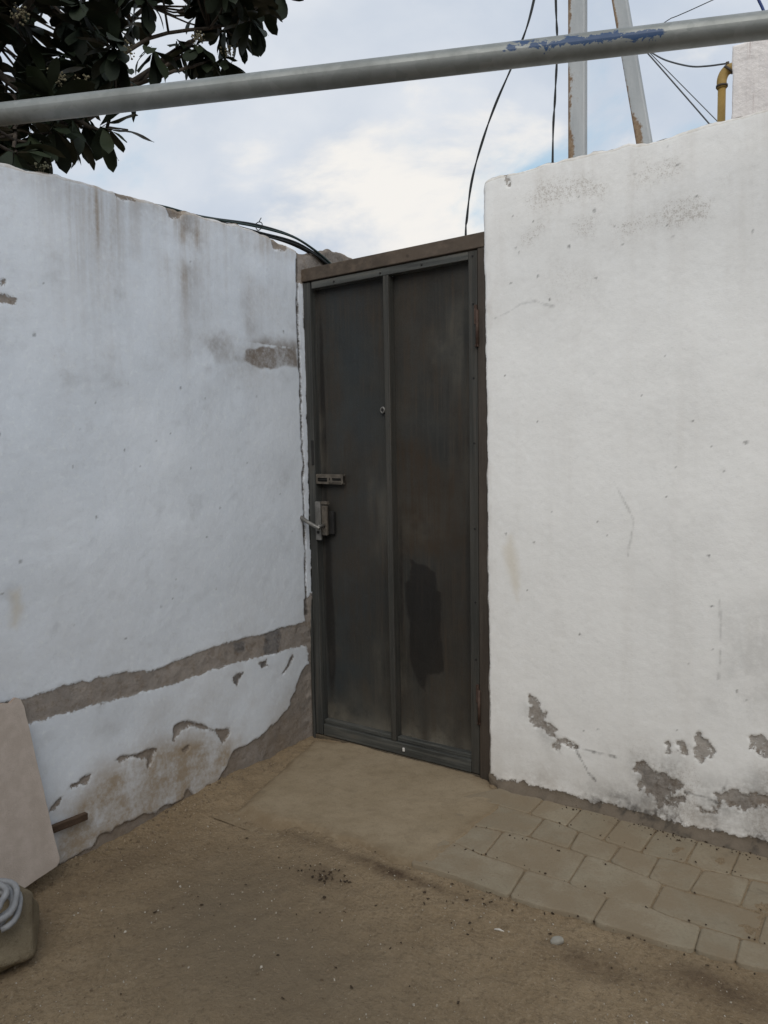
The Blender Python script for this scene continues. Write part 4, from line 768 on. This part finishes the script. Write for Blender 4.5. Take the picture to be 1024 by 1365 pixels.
# ------------------------------------------------------------------ cables and wires
def twist(pts, r, gap, turns):
    P = spline(pts, 8); a = []; b = []
    for i, p in enumerate(P):
        th = turns*2*math.pi*i/len(P); o_ = Vector((math.cos(th), 0, math.sin(th)*.3))*gap; a.append(p+o_); b.append(p-o_)
    bm = bmesh.new(); tube(bm, a, r, 7); tube(bm, b, r, 7); return bm
bm = twist([(1.0, .3, 3.35), (.922, .3, 2.966), (.854, .3, 2.795), (.760, .3, 2.628), (.699, .3, 2.495), (.652, .3, 2.357), (.628, .3, 2.212), (.621, .3, 2.10), (.62, .3, 1.5), (.62, .3, .5), (.62, .3, -.02)], .0032, .0026, 5)
tag(bm_obj('drop_cable', bm, MAT_CABLE), 'black twin cable curving down out of the sky behind the door head', 'cable')
bm = twist([(.87, .6, 3.7), (.886, .6, 3.114), (.893, .6, 2.933), (.884, .6, 2.726), (.874, .6, 2.469), (.872, .6, 1.4), (.872, .6, -.02)], .0032, .0024, 6)
tag(bm_obj('drop_cable', bm, MAT_CABLE), 'black cable hanging nearly straight just left of the upright steel post', 'cable')
def wire(name, pts, r, mat, label, cat='wire'):
    bm = bmesh.new(); tube(bm, spline(pts, 6), r, 6); return tag(bm_obj(name, bm, mat), label, cat)
wire('thin_wire', [(1.262, .51, 2.79), (1.365, .5, 2.837), (1.522, .5, 2.857), (2.6, .45, 2.98)], .0018, MAT_WIRE, 'thin wire rising to the right from the slanting brace, above the steel pipe')
wire('thin_wire', [(1.268, .50, 2.775), (1.32, .46, 2.72), (1.40, .36, 2.63), (1.50, .28, 2.55), (1.57, .22, 2.507), (1.63, .216, 2.496)], .0028, MAT_WIRE, 'sagging wire from the slanting brace to the elbow of the yellow gas pipe')
wire('thin_wire', [(1.272, .5, 2.77), (1.306, .5, 2.725), (1.516, .5, 2.432), (1.70, .5, 2.17)], .0026, MAT_WIRE, 'lower of two straight wires running down from the slanting brace behind the wall')
wire('thin_wire', [(1.276, .5, 2.775), (1.312, .5, 2.728), (1.545, .5, 2.432), (1.75, .5, 2.17)], .0016, MAT_WIRE, 'thinner upper one of two straight wires running down from the slanting brace behind the wall')
wire('blue_cord', [(1.75, -.3, 2.62), (1.80, -.3, 2.43), (1.822, -.3, 2.369), (1.85, -.31, 2.282)], .0035, MAT_CABLEBLUE, 'blue cord dropping onto the steel pipe in the upper right corner', 'cord')
bun = empty('cable_bundle', (-.05, -.5, 2.15), 'bundle of dark cables bowing along the top of the left wall to the door', 'cables')
offs = [(0, 0), (.010, .006), (-.010, .004), (.004, -.008), (-.005, .013)]
for i, (ox, oz) in enumerate(offs):
    pts = []
    CP = [(-.09, -1.30, 2.128), (-.08, -1.05, 2.132)]+list(CAB)+[(.045, .20, 2.02), (.05, .24, 1.8)]
    for j, p in enumerate(CP):
        p = (p[0]-.012, p[1], p[2]-(0, 0, .010, .018, .020, .012, .014, .006, 0, 0, 0)[min(j, 10)])
        k = .35 if j < 3 else 1.0
        pts.append((p[0]+ox*k*1.2+random.uniform(-.004, .004), p[1]+random.uniform(-.006, .006), p[2]-.003+oz*k+random.uniform(-.003, .003)+(.010 if 5 < j < 8 else 0)*math.sin(i*2)))
    bm = bmesh.new(); tube(bm, [Vector(q)-Vector((-.05, -.5, 2.15)) for q in spline(pts, 7)], .0042 if i % 2 else .0052, 8)
    bm_obj('cable', bm, MAT_CABLEGREEN if i == 1 else MAT_CABLE, bun)
bm = bmesh.new(); q = Vector((-.02, -.245, 2.172))-Vector((-.05, -.5, 2.15))
tube(bm, [q+Vector((.018*math.cos(a), .002*math.sin(2*a), -.004+.016*math.sin(a))) for a in np.linspace(0, 2*math.pi, 15)], .002, 6, False); tube(bm, [q+Vector((0, 0, .012)), q+Vector((.004, .01, .03))], .0018, 6); bm_obj('cable_tie', bm, MAT_CABLE, bun)
# ------------------------------------------------------------------ board leaning on the left wall
TR = Vector((.026, -1.356, .554)); BR = Vector((.080, -1.291, .030)); upb = (TR-BR).normalized(); H_ = (TR-BR).length
lf = Vector((.10, -1, 0)); lf = (lf-upb*lf.dot(upb)).normalized(); nb = lf.cross(upb).normalized()
if nb.x < 0: nb = -nb
W_ = .52; outl = [(0.0, .012), (.004, .003), (.016, -.006)]
pts = [(W_*i/26, -.004+.003*(vnoise(np.array(i*.7), np.array(.3), 3)-.5)) for i in range(1, 27)]
outl += [(a, float(b)) for a, b in pts[1:]]
outl += [(W_+float(.003*vnoise(np.array(i*.9), np.array(1.3), 4)), H_*i/14) for i in range(1, 15)]
outl += [(W_*(1-i/26), H_+float(.004*(vnoise(np.array(i*.8), np.array(2.3), 5)-.5))-(.010 if i in (24,) else 0)) for i in range(1, 26)]
outl += [(.014, H_-.004), (.006, H_-.012), (.003, H_-.03)]
outl += [(float(.003*(vnoise(np.array(i*.9), np.array(3.3), 6)-.5))+.001, H_*(1-i/16)) for i in range(1, 15)]
bm = bmesh.new(); th = .012
Fv = [bm.verts.new(BR+lf*a+upb*b+nb*th) for a, b in outl]; Bv = [bm.verts.new(BR+lf*a+upb*b) for a, b in outl]
bm.faces.new(Fv); bm.faces.new(Bv[::-1]); n = len(outl); eds = []
for k in range(n): bm.faces.new((Fv[k], Bv[k], Bv[(k+1) % n], Fv[(k+1) % n]))
bo = bm_obj('leaning_board', bm, MAT_BOARD); bo.data.materials.append(MAT_BOARDEDGE)
for p in bo.data.polygons:
    if len(p.vertices) == 4: p.material_index = 1
tag(bo, 'pale pink board leaning against the left wall behind the stone', 'board')
bm = bmesh.new(); s0 = Vector((.022, -1.60, .118)); s1 = Vector((.028, -1.155, .1035)); 
b2 = bmesh.new(); box(b2, -.009, .009, 0, (s1-s0).length, -.0115, .0115, .003)
rotm = (s1-s0).to_track_quat('Y', 'Z').to_matrix().to_4x4(); bmesh.ops.transform(b2, matrix=Matrix.Translation(s0) @ rotm, verts=b2.verts)
tag(bm_obj('wooden_stick', b2, MAT_STICK), 'short dark brown stick poking out from behind the pink board', 'stick')
# ------------------------------------------------------------------ stone with a coil of hose on it
PLN = [(Vector((random.gauss(0, 1), random.gauss(0, 1), random.gauss(0, 1))).normalized(), random.uniform(.80, 1.0)) for _ in range(26)]+[(Vector((.1, -.1, 1)).normalized(), .80), (Vector((0, 0, -1)), .7)]
bm = bmesh.new(); bmesh.ops.create_icosphere(bm, subdivisions=5, radius=1)
for v in bm.verts:
    d = v.co.normalized(); q = Vector((abs(d.x)**.75*math.copysign(1, d.x), abs(d.y)**.75*math.copysign(1, d.y), abs(d.z)**.7*math.copysign(1, d.z)))
    x, y = np.array(d.x*1.7+d.z*.9+3), np.array(d.y*1.7-d.z*.6+2)
    pk = min((hh_/max(1e-3, d.dot(nn_)) if d.dot(nn_) > .05 else 9) for nn_, hh_ in PLN); pk = min(pk, 1.25)
    k = .98*pk+.10*float(fbm(x, y, 1.0, 4, 501)-.5)+.14*float(fbm(x, y, 5, 4, 505)-.5)
    v.co = Vector((d.x*.128, d.y*.152, d.z*.098))*k
    v.co.z = max(v.co.z, -.065)
for _ in range(2): bmesh.ops.smooth_vert(bm, verts=bm.verts, factor=.5, use_axis_x=True, use_axis_y=True, use_axis_z=True)
st = bm_obj('field_stone', bm, MAT_STONE, smooth=True); st.location = (.262, -1.595, .040); st.rotation_euler = (R(3), R(-4), R(25))
tag(st, 'rough brown boulder on the dirt in front of the pink board', 'stone')
bm = bmesh.new(); rr = random.Random(5); pts = []
for i in range(150):
    a = i/150*2*math.pi*4.6; lay = i/150
    r_ = .068+.013*math.sin(a*.37+1)+.006*math.sin(a*1.9)+.003*math.sin(a*5.3)
    pts.append((r_*math.cos(a), r_*math.sin(a)*.95, .012+.042*lay+.006*math.sin(a*.8+.5)))
tube(bm, pts, .0080, 9)
hs = bm_obj('hose_coil', bm, MAT_COIL); hs.location = (.318, -1.635, .116); hs.rotation_euler = (R(10), R(14), 0)
tag(hs, 'coil of pale grey hose resting on the brown stone', 'hose')
# ------------------------------------------------------------------ tree behind the left wall
tree = empty('tree', (-1.25, -.75, 0), 'dark big-leaved tree hanging over the left wall', 'tree')
TO = Vector((-1.25, -.75, 0))
def leaf_mesh(i):
    r_ = random.Random(50+i); bm = bmesh.new(); n = 8; droop = (.10, .32, .55, .2)[i]; fold = (.10, .06, .14, .04)[i]; wmax = (.155, .17, .15, .19)[i]
    L_, C_, R_ = [], [], []
    for k in range(n+1):
        t = k/n; wd = wmax*(math.sin(math.pi*min(1, t**1.6))**.62)*(1 if t < .97 else .6)+.012
        if k == n: wd = .004
        x = t*(1-droop*.25*t); z = -droop*t*t*.7+.02*math.sin(t*9+i)
        C_.append(bm.verts.new((x, 0, z))); L_.append(bm.verts.new((x, wd, z+fold*wd+.01*math.sin(t*11+i)))); R_.append(bm.verts.new((x, -wd, z+fold*wd+.01*math.cos(t*12+i))))
    for k in range(n):
        for a, b in ((L_, C_), (C_, R_)):
            f = bm.faces.new((a[k], a[k+1], b[k+1], b[k])); f.smooth = True
    me = bpy.data.meshes.new('leaf'); bm.to_mesh(me); bm.free(); me.materials.append(MAT_LEAF); return me
LM = [leaf_mesh(i) for i in range(4)]
leaves = []; twigs = bmesh.new()
camp = Vector(cam.location) if False else Vector((2.1948, -2.5557, 1.25))
# trunk and limbs
hub = Vector((-1.32, -1.12, 2.12))-TO
bm = bmesh.new(); tube(bm, [Vector(p)-TO for p in [(-1.27, -.78, -.1), (-1.25, -.80, .5), (-1.28, -.95, 1.3), (-1.32, -1.12, 2.14)]], [.085, .07, .062, .055], 12); bm_obj('trunk', bm, MAT_BARK, tree, smooth=True)
limbs = []
for tip in [(-.62, -1.0, 2.75), (-.7, -.45, 2.9), (-.75, .1, 3.25), (-1.0, -1.1, 3.3), (-1.2, .2, 3.6), (-.9, -.4, 3.5), (-1.3, -.9, 3.9), (-.55, -.75, 3.1)]:
    t = Vector(tip)-TO; mid = hub.lerp(t, .5)+Vector((random.uniform(-.08, .08), random.uniform(-.08, .08), -.04)); limbs.append(spline([hub, mid, t], 7))
for b in T_branch: limbs.append([hub]+[Vector(p)-TO for p in b] if False else spline([Vector(p)-TO for p in b], 4))
for k in range(len(T_branch)):
    f0 = limbs[8+k][0]; best = min((p for l in limbs[:8] for p in l), key=lambda p: (p-f0).length); limbs.append([best, best.lerp(f0, .5)+Vector((0, 0, -.02)), f0])
for i, l in enumerate(limbs):
    bm = bmesh.new(); n = len(l); r0, r1 = ((.030, .010) if i < 8 else (.0095, .0055) if i < 8+len(T_branch) else (.014, .010))
    l = [p+Vector((random.uniform(-.004, .004), random.uniform(-.004, .004), random.uniform(-.004, .004))) for p in l]
    tube(bm, l, [r0+(r1-r0)*k/(n-1) for k in range(n)], 8); bm_obj('branch', bm, MAT_BARK, tree, smooth=True)
lp_ = [p for l in limbs for p in l]
def rosette(c, ax, n, lmin, lmax, key):
    ax = ax.normalized(); u = ax.orthogonal().normalized(); v = ax.cross(u); ph = random.uniform(0, 6.28)
    for i in range(n):
        a = ph+i*2.399; el = R(random.uniform(25, 100)); d = (ax*math.cos(el)+(u*math.cos(a)+v*math.sin(a))*math.sin(el)); d.z -= .25; d.normalize()
        L_ = random.uniform(lmin, lmax); q = d.to_track_quat('X', 'Z').to_matrix().to_4x4() @ Matrix.Rotation(random.uniform(-.5, .5), 4, 'X')
        p = c-ax*random.uniform(0, .035)
        leaves.append((key, Matrix.Translation(p) @ q @ Matrix.Diagonal((L_, L_*random.uniform(.85, 1.1), L_, 1)), random.randrange(4)))
    best = min(lp_, key=lambda p: (p-c).length)
    tube(twigs, [best, best.lerp(c, .5)+Vector((random.uniform(-.02, .02), random.uniform(-.02, .02), -.015)), c+ax*.005], [.006, .005, .0045], 6)
for t in T_tips:
    rosette(Vector(t[:3])-TO, Vector(t[3:]), 9, .125, .18, 0)
for p in T_fill:
    c = Vector(p)-TO; ax = Vector((random.uniform(-.3, 1), random.uniform(-.7, .7), random.uniform(-.8, .5))); rosette(c, ax, 15, .115, .175, (Vector(p)-camp).length)
    if random.random() < .7: rosette(c+Vector((random.uniform(-.35, -.1), random.uniform(.0, .16), random.uniform(-.05, .12))), ax, 12, .12, .175, 20+random.random())
for _ in range(26):                                    # the rest of the crown, above and behind the picture
    p = Vector((random.uniform(-1.9, -.7), random.uniform(-1.7, .5), random.uniform(3.1, 4.0)))
    rosette(p-TO, Vector((random.uniform(-1, 1), random.uniform(-1, 1), random.uniform(-.2, 1))), 11, .12, .17, 50+random.random())
leaves.sort(key=lambda t: t[0])
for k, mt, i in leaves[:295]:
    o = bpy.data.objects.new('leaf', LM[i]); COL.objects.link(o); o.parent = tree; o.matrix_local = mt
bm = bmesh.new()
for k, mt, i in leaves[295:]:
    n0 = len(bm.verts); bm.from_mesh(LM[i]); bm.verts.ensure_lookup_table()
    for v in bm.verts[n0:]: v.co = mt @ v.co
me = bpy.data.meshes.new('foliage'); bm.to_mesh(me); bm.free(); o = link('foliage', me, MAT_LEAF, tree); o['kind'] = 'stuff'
bm_obj('twigs', twigs, MAT_BARK, tree, smooth=True)['kind'] = 'stuff'
for p in T_flowers:
    bm = bmesh.new(); c = Vector(p)-TO
    for _ in range(34):
        d = Vector((random.gauss(0, 1), random.gauss(0, 1), random.gauss(0, 1))).normalized()*random.uniform(.012, .036)
        ico(bm, c+d, random.uniform(.0025, .0055), 1, .25)
        if random.random() < .4: tube(bm, [c, c+d], .0011, 4, False)
    bm_obj('flower_cluster', bm, MAT_FLOWER, tree)
# small weed on the wall top
wd = empty('small_weed', WEED[0], 'tiny dry weed growing on top of the left wall under the tree', 'weed')
wd.location.z = 2.112; bm = bmesh.new()
for _ in range(6):
    d = Vector((random.uniform(-.02, .02), random.uniform(-.025, .025), random.uniform(.012, .034))); tube(bm, [(0, 0, -.01), d*.5+Vector((0, 0, .006)), d], .0013, 5)
    for _ in range(5): ico(bm, d+Vector((random.gauss(0, .005), random.gauss(0, .005), random.gauss(0, .004))), random.uniform(.0025, .004), 1, .2)
bm_obj('stem', bm, MAT_WEED, wd)
for a in range(7):
    o = bpy.data.objects.new('leaf', LM[a % 4]); COL.objects.link(o); o.parent = wd
    o.matrix_local = Matrix.Translation((0, -.018, .006)) @ Matrix.Rotation(a*.9, 4, 'Z') @ Matrix.Rotation(-.6, 4, 'Y') @ Matrix.Scale(.032, 4)
# ------------------------------------------------------------------ loose bits on the ground
def scatter(name, n, fn, mat, region, label=None):
    bm = bmesh.new()
    for _ in range(n):
        x, y = region(); fn(bm, x, y)
    o = bm_obj(name, bm, mat); o['kind'] = 'stuff'; return o
def gzat(x, y):
    i = min(len(gx)-1, int(np.searchsorted(gx, x))); j = min(len(gy)-1, int(np.searchsorted(gy, y))); return float(gz[i, j])
def yard():
    while True:
        x, y = random.uniform(.1, 2.5), random.uniform(-1.95, -.1)
        if y < -.68 or (x < .25 and y < -.68): return x, y
def tetra(bm, x, y, s, z=None, flat=1.0):
    z = gzat(x, y) if z is None else z
    vs = [bm.verts.new((x+s*random.uniform(.6, 1)*math.cos(a+random.uniform(-.4, .4)), y+s*random.uniform(.6, 1)*math.sin(a+random.uniform(-.4, .4)), z-s*.2)) for a in (0, 1.57, 3.14, 4.7)]
    ts = [bm.verts.new(v.co*1.0+Vector(((x-v.co.x)*.35, (y-v.co.y)*.35, s*flat*random.uniform(.5, 1)))) for v in vs]
    for k in range(4): bm.faces.new((vs[k], vs[(k+1) % 4], ts[(k+1) % 4], ts[k]))
    bm.faces.new(ts)
scatter('grit', 2000, lambda bm, x, y: tetra(bm, x, y, abs(random.gauss(0, .0016))+.0008), MAT_GRIT, yard)
MAT_SOILBIT = simple('soil_crumb', (.13, .095, .062), (.30, .235, .16), 40, .95)
scatter('soil_crumbs', 5200, lambda bm, x, y: tetra(bm, x, y, abs(random.gauss(0, .0019))+.0008, None, .7), MAT_SOILBIT, yard)
def wallfoot():
    return abs(random.gauss(0, .05))+.005, random.uniform(-1.9, -.3)
scatter('plaster_crumbs', 420, lambda bm, x, y: tetra(bm, x, y, abs(random.gauss(0, .004))+.0015), MAT_SOILBIT, wallfoot)
def bits():
    c = random.choice([(.76, -.86, .05), (.76, -.86, .04), (1.1, -.70, .08), (1.25, -.68, .05), (.6, -1.1, .3), (1.6, -.75, .2), (1.2, -1.0, .3)]); return random.gauss(c[0], c[2]), min(-.66, random.gauss(c[1], c[2]*.6))
def chip(bm, x, y):
    s = random.uniform(.0015, .006); z = gzat(x, y)+.003; a = random.uniform(0, 6.28); ca, sa = math.cos(a), math.sin(a); k = random.uniform(.25, .8)
    v = [bm.verts.new((x+ca*u*s-sa*w_*s*k, y+sa*u*s+ca*w_*s*k, z+random.uniform(0, .004))) for u, w_ in ((-1, 0), (-.3, -.8), (.7, -.6), (1, .1), (.3, .8), (-.6, .6))]
    t_ = [bm.verts.new(q.co-Vector((0, 0, .0016))) for q in v]; bm.faces.new(v); bm.faces.new(t_[::-1])
    for i in range(6): bm.faces.new((v[i], t_[i], t_[(i+1) % 6], v[(i+1) % 6]))
scatter('dead_leaf_bits', 120, chip, MAT_DEBRIS, bits)
def jointbits():
    r_ = random.random()
    if r_ < .6: x = random.uniform(1.2, 2.1); return x, -.07+random.gauss(0, .016)
    return random.uniform(1.0, 2.0), random.choice([-.2, -.36, -.51, -.66])+random.gauss(0, .006)
def jchip(bm, x, y): tetra(bm, x, y, random.uniform(.0015, .0045), .010)
scatter('joint_litter', 200, jchip, MAT_DEBRIS, jointbits)
def pebble(x, y, s, sc, mat, label):
    bm = bmesh.new(); ico(bm, (0, 0, 0), s, 3, .0, sc)
    for v in bm.verts: v.co *= .85+.4*float(fbm(np.array(v.co.x/s*1.3+x*9), np.array(v.co.y/s*1.3+v.co.z/s), 1, 3, 77))
    o = bm_obj('pebble', bm, mat, smooth=True); o.location = (x, y, gzat(x, y)+s*sc[2]*.6); o.rotation_euler = (.1, .1, x*7); return tag(o, label, 'pebble')
pebble(1.466, -.772, .016, (1.1, .8, .6), simple('pebble_pale', (.26, .245, .21), (.34, .32, .28), 30, .9, .002), 'largest pale grey pebble on the dirt beside the paver edge')
bm = bmesh.new(); tube(bm, [(0, 0, 0), (.012, .003, .002), (.026, .004, .0005)], [.0022, .003, .0015], 6); o = bm_obj('white_chip', bm, simple('chip_white', (.55, .52, .46), (.66, .63, .57))); o.location = (1.31, -.815, gzat(1.31, -.815)+.003)
tag(o, 'thin white chip lying on the dirt left of the pale pebble', 'chip')
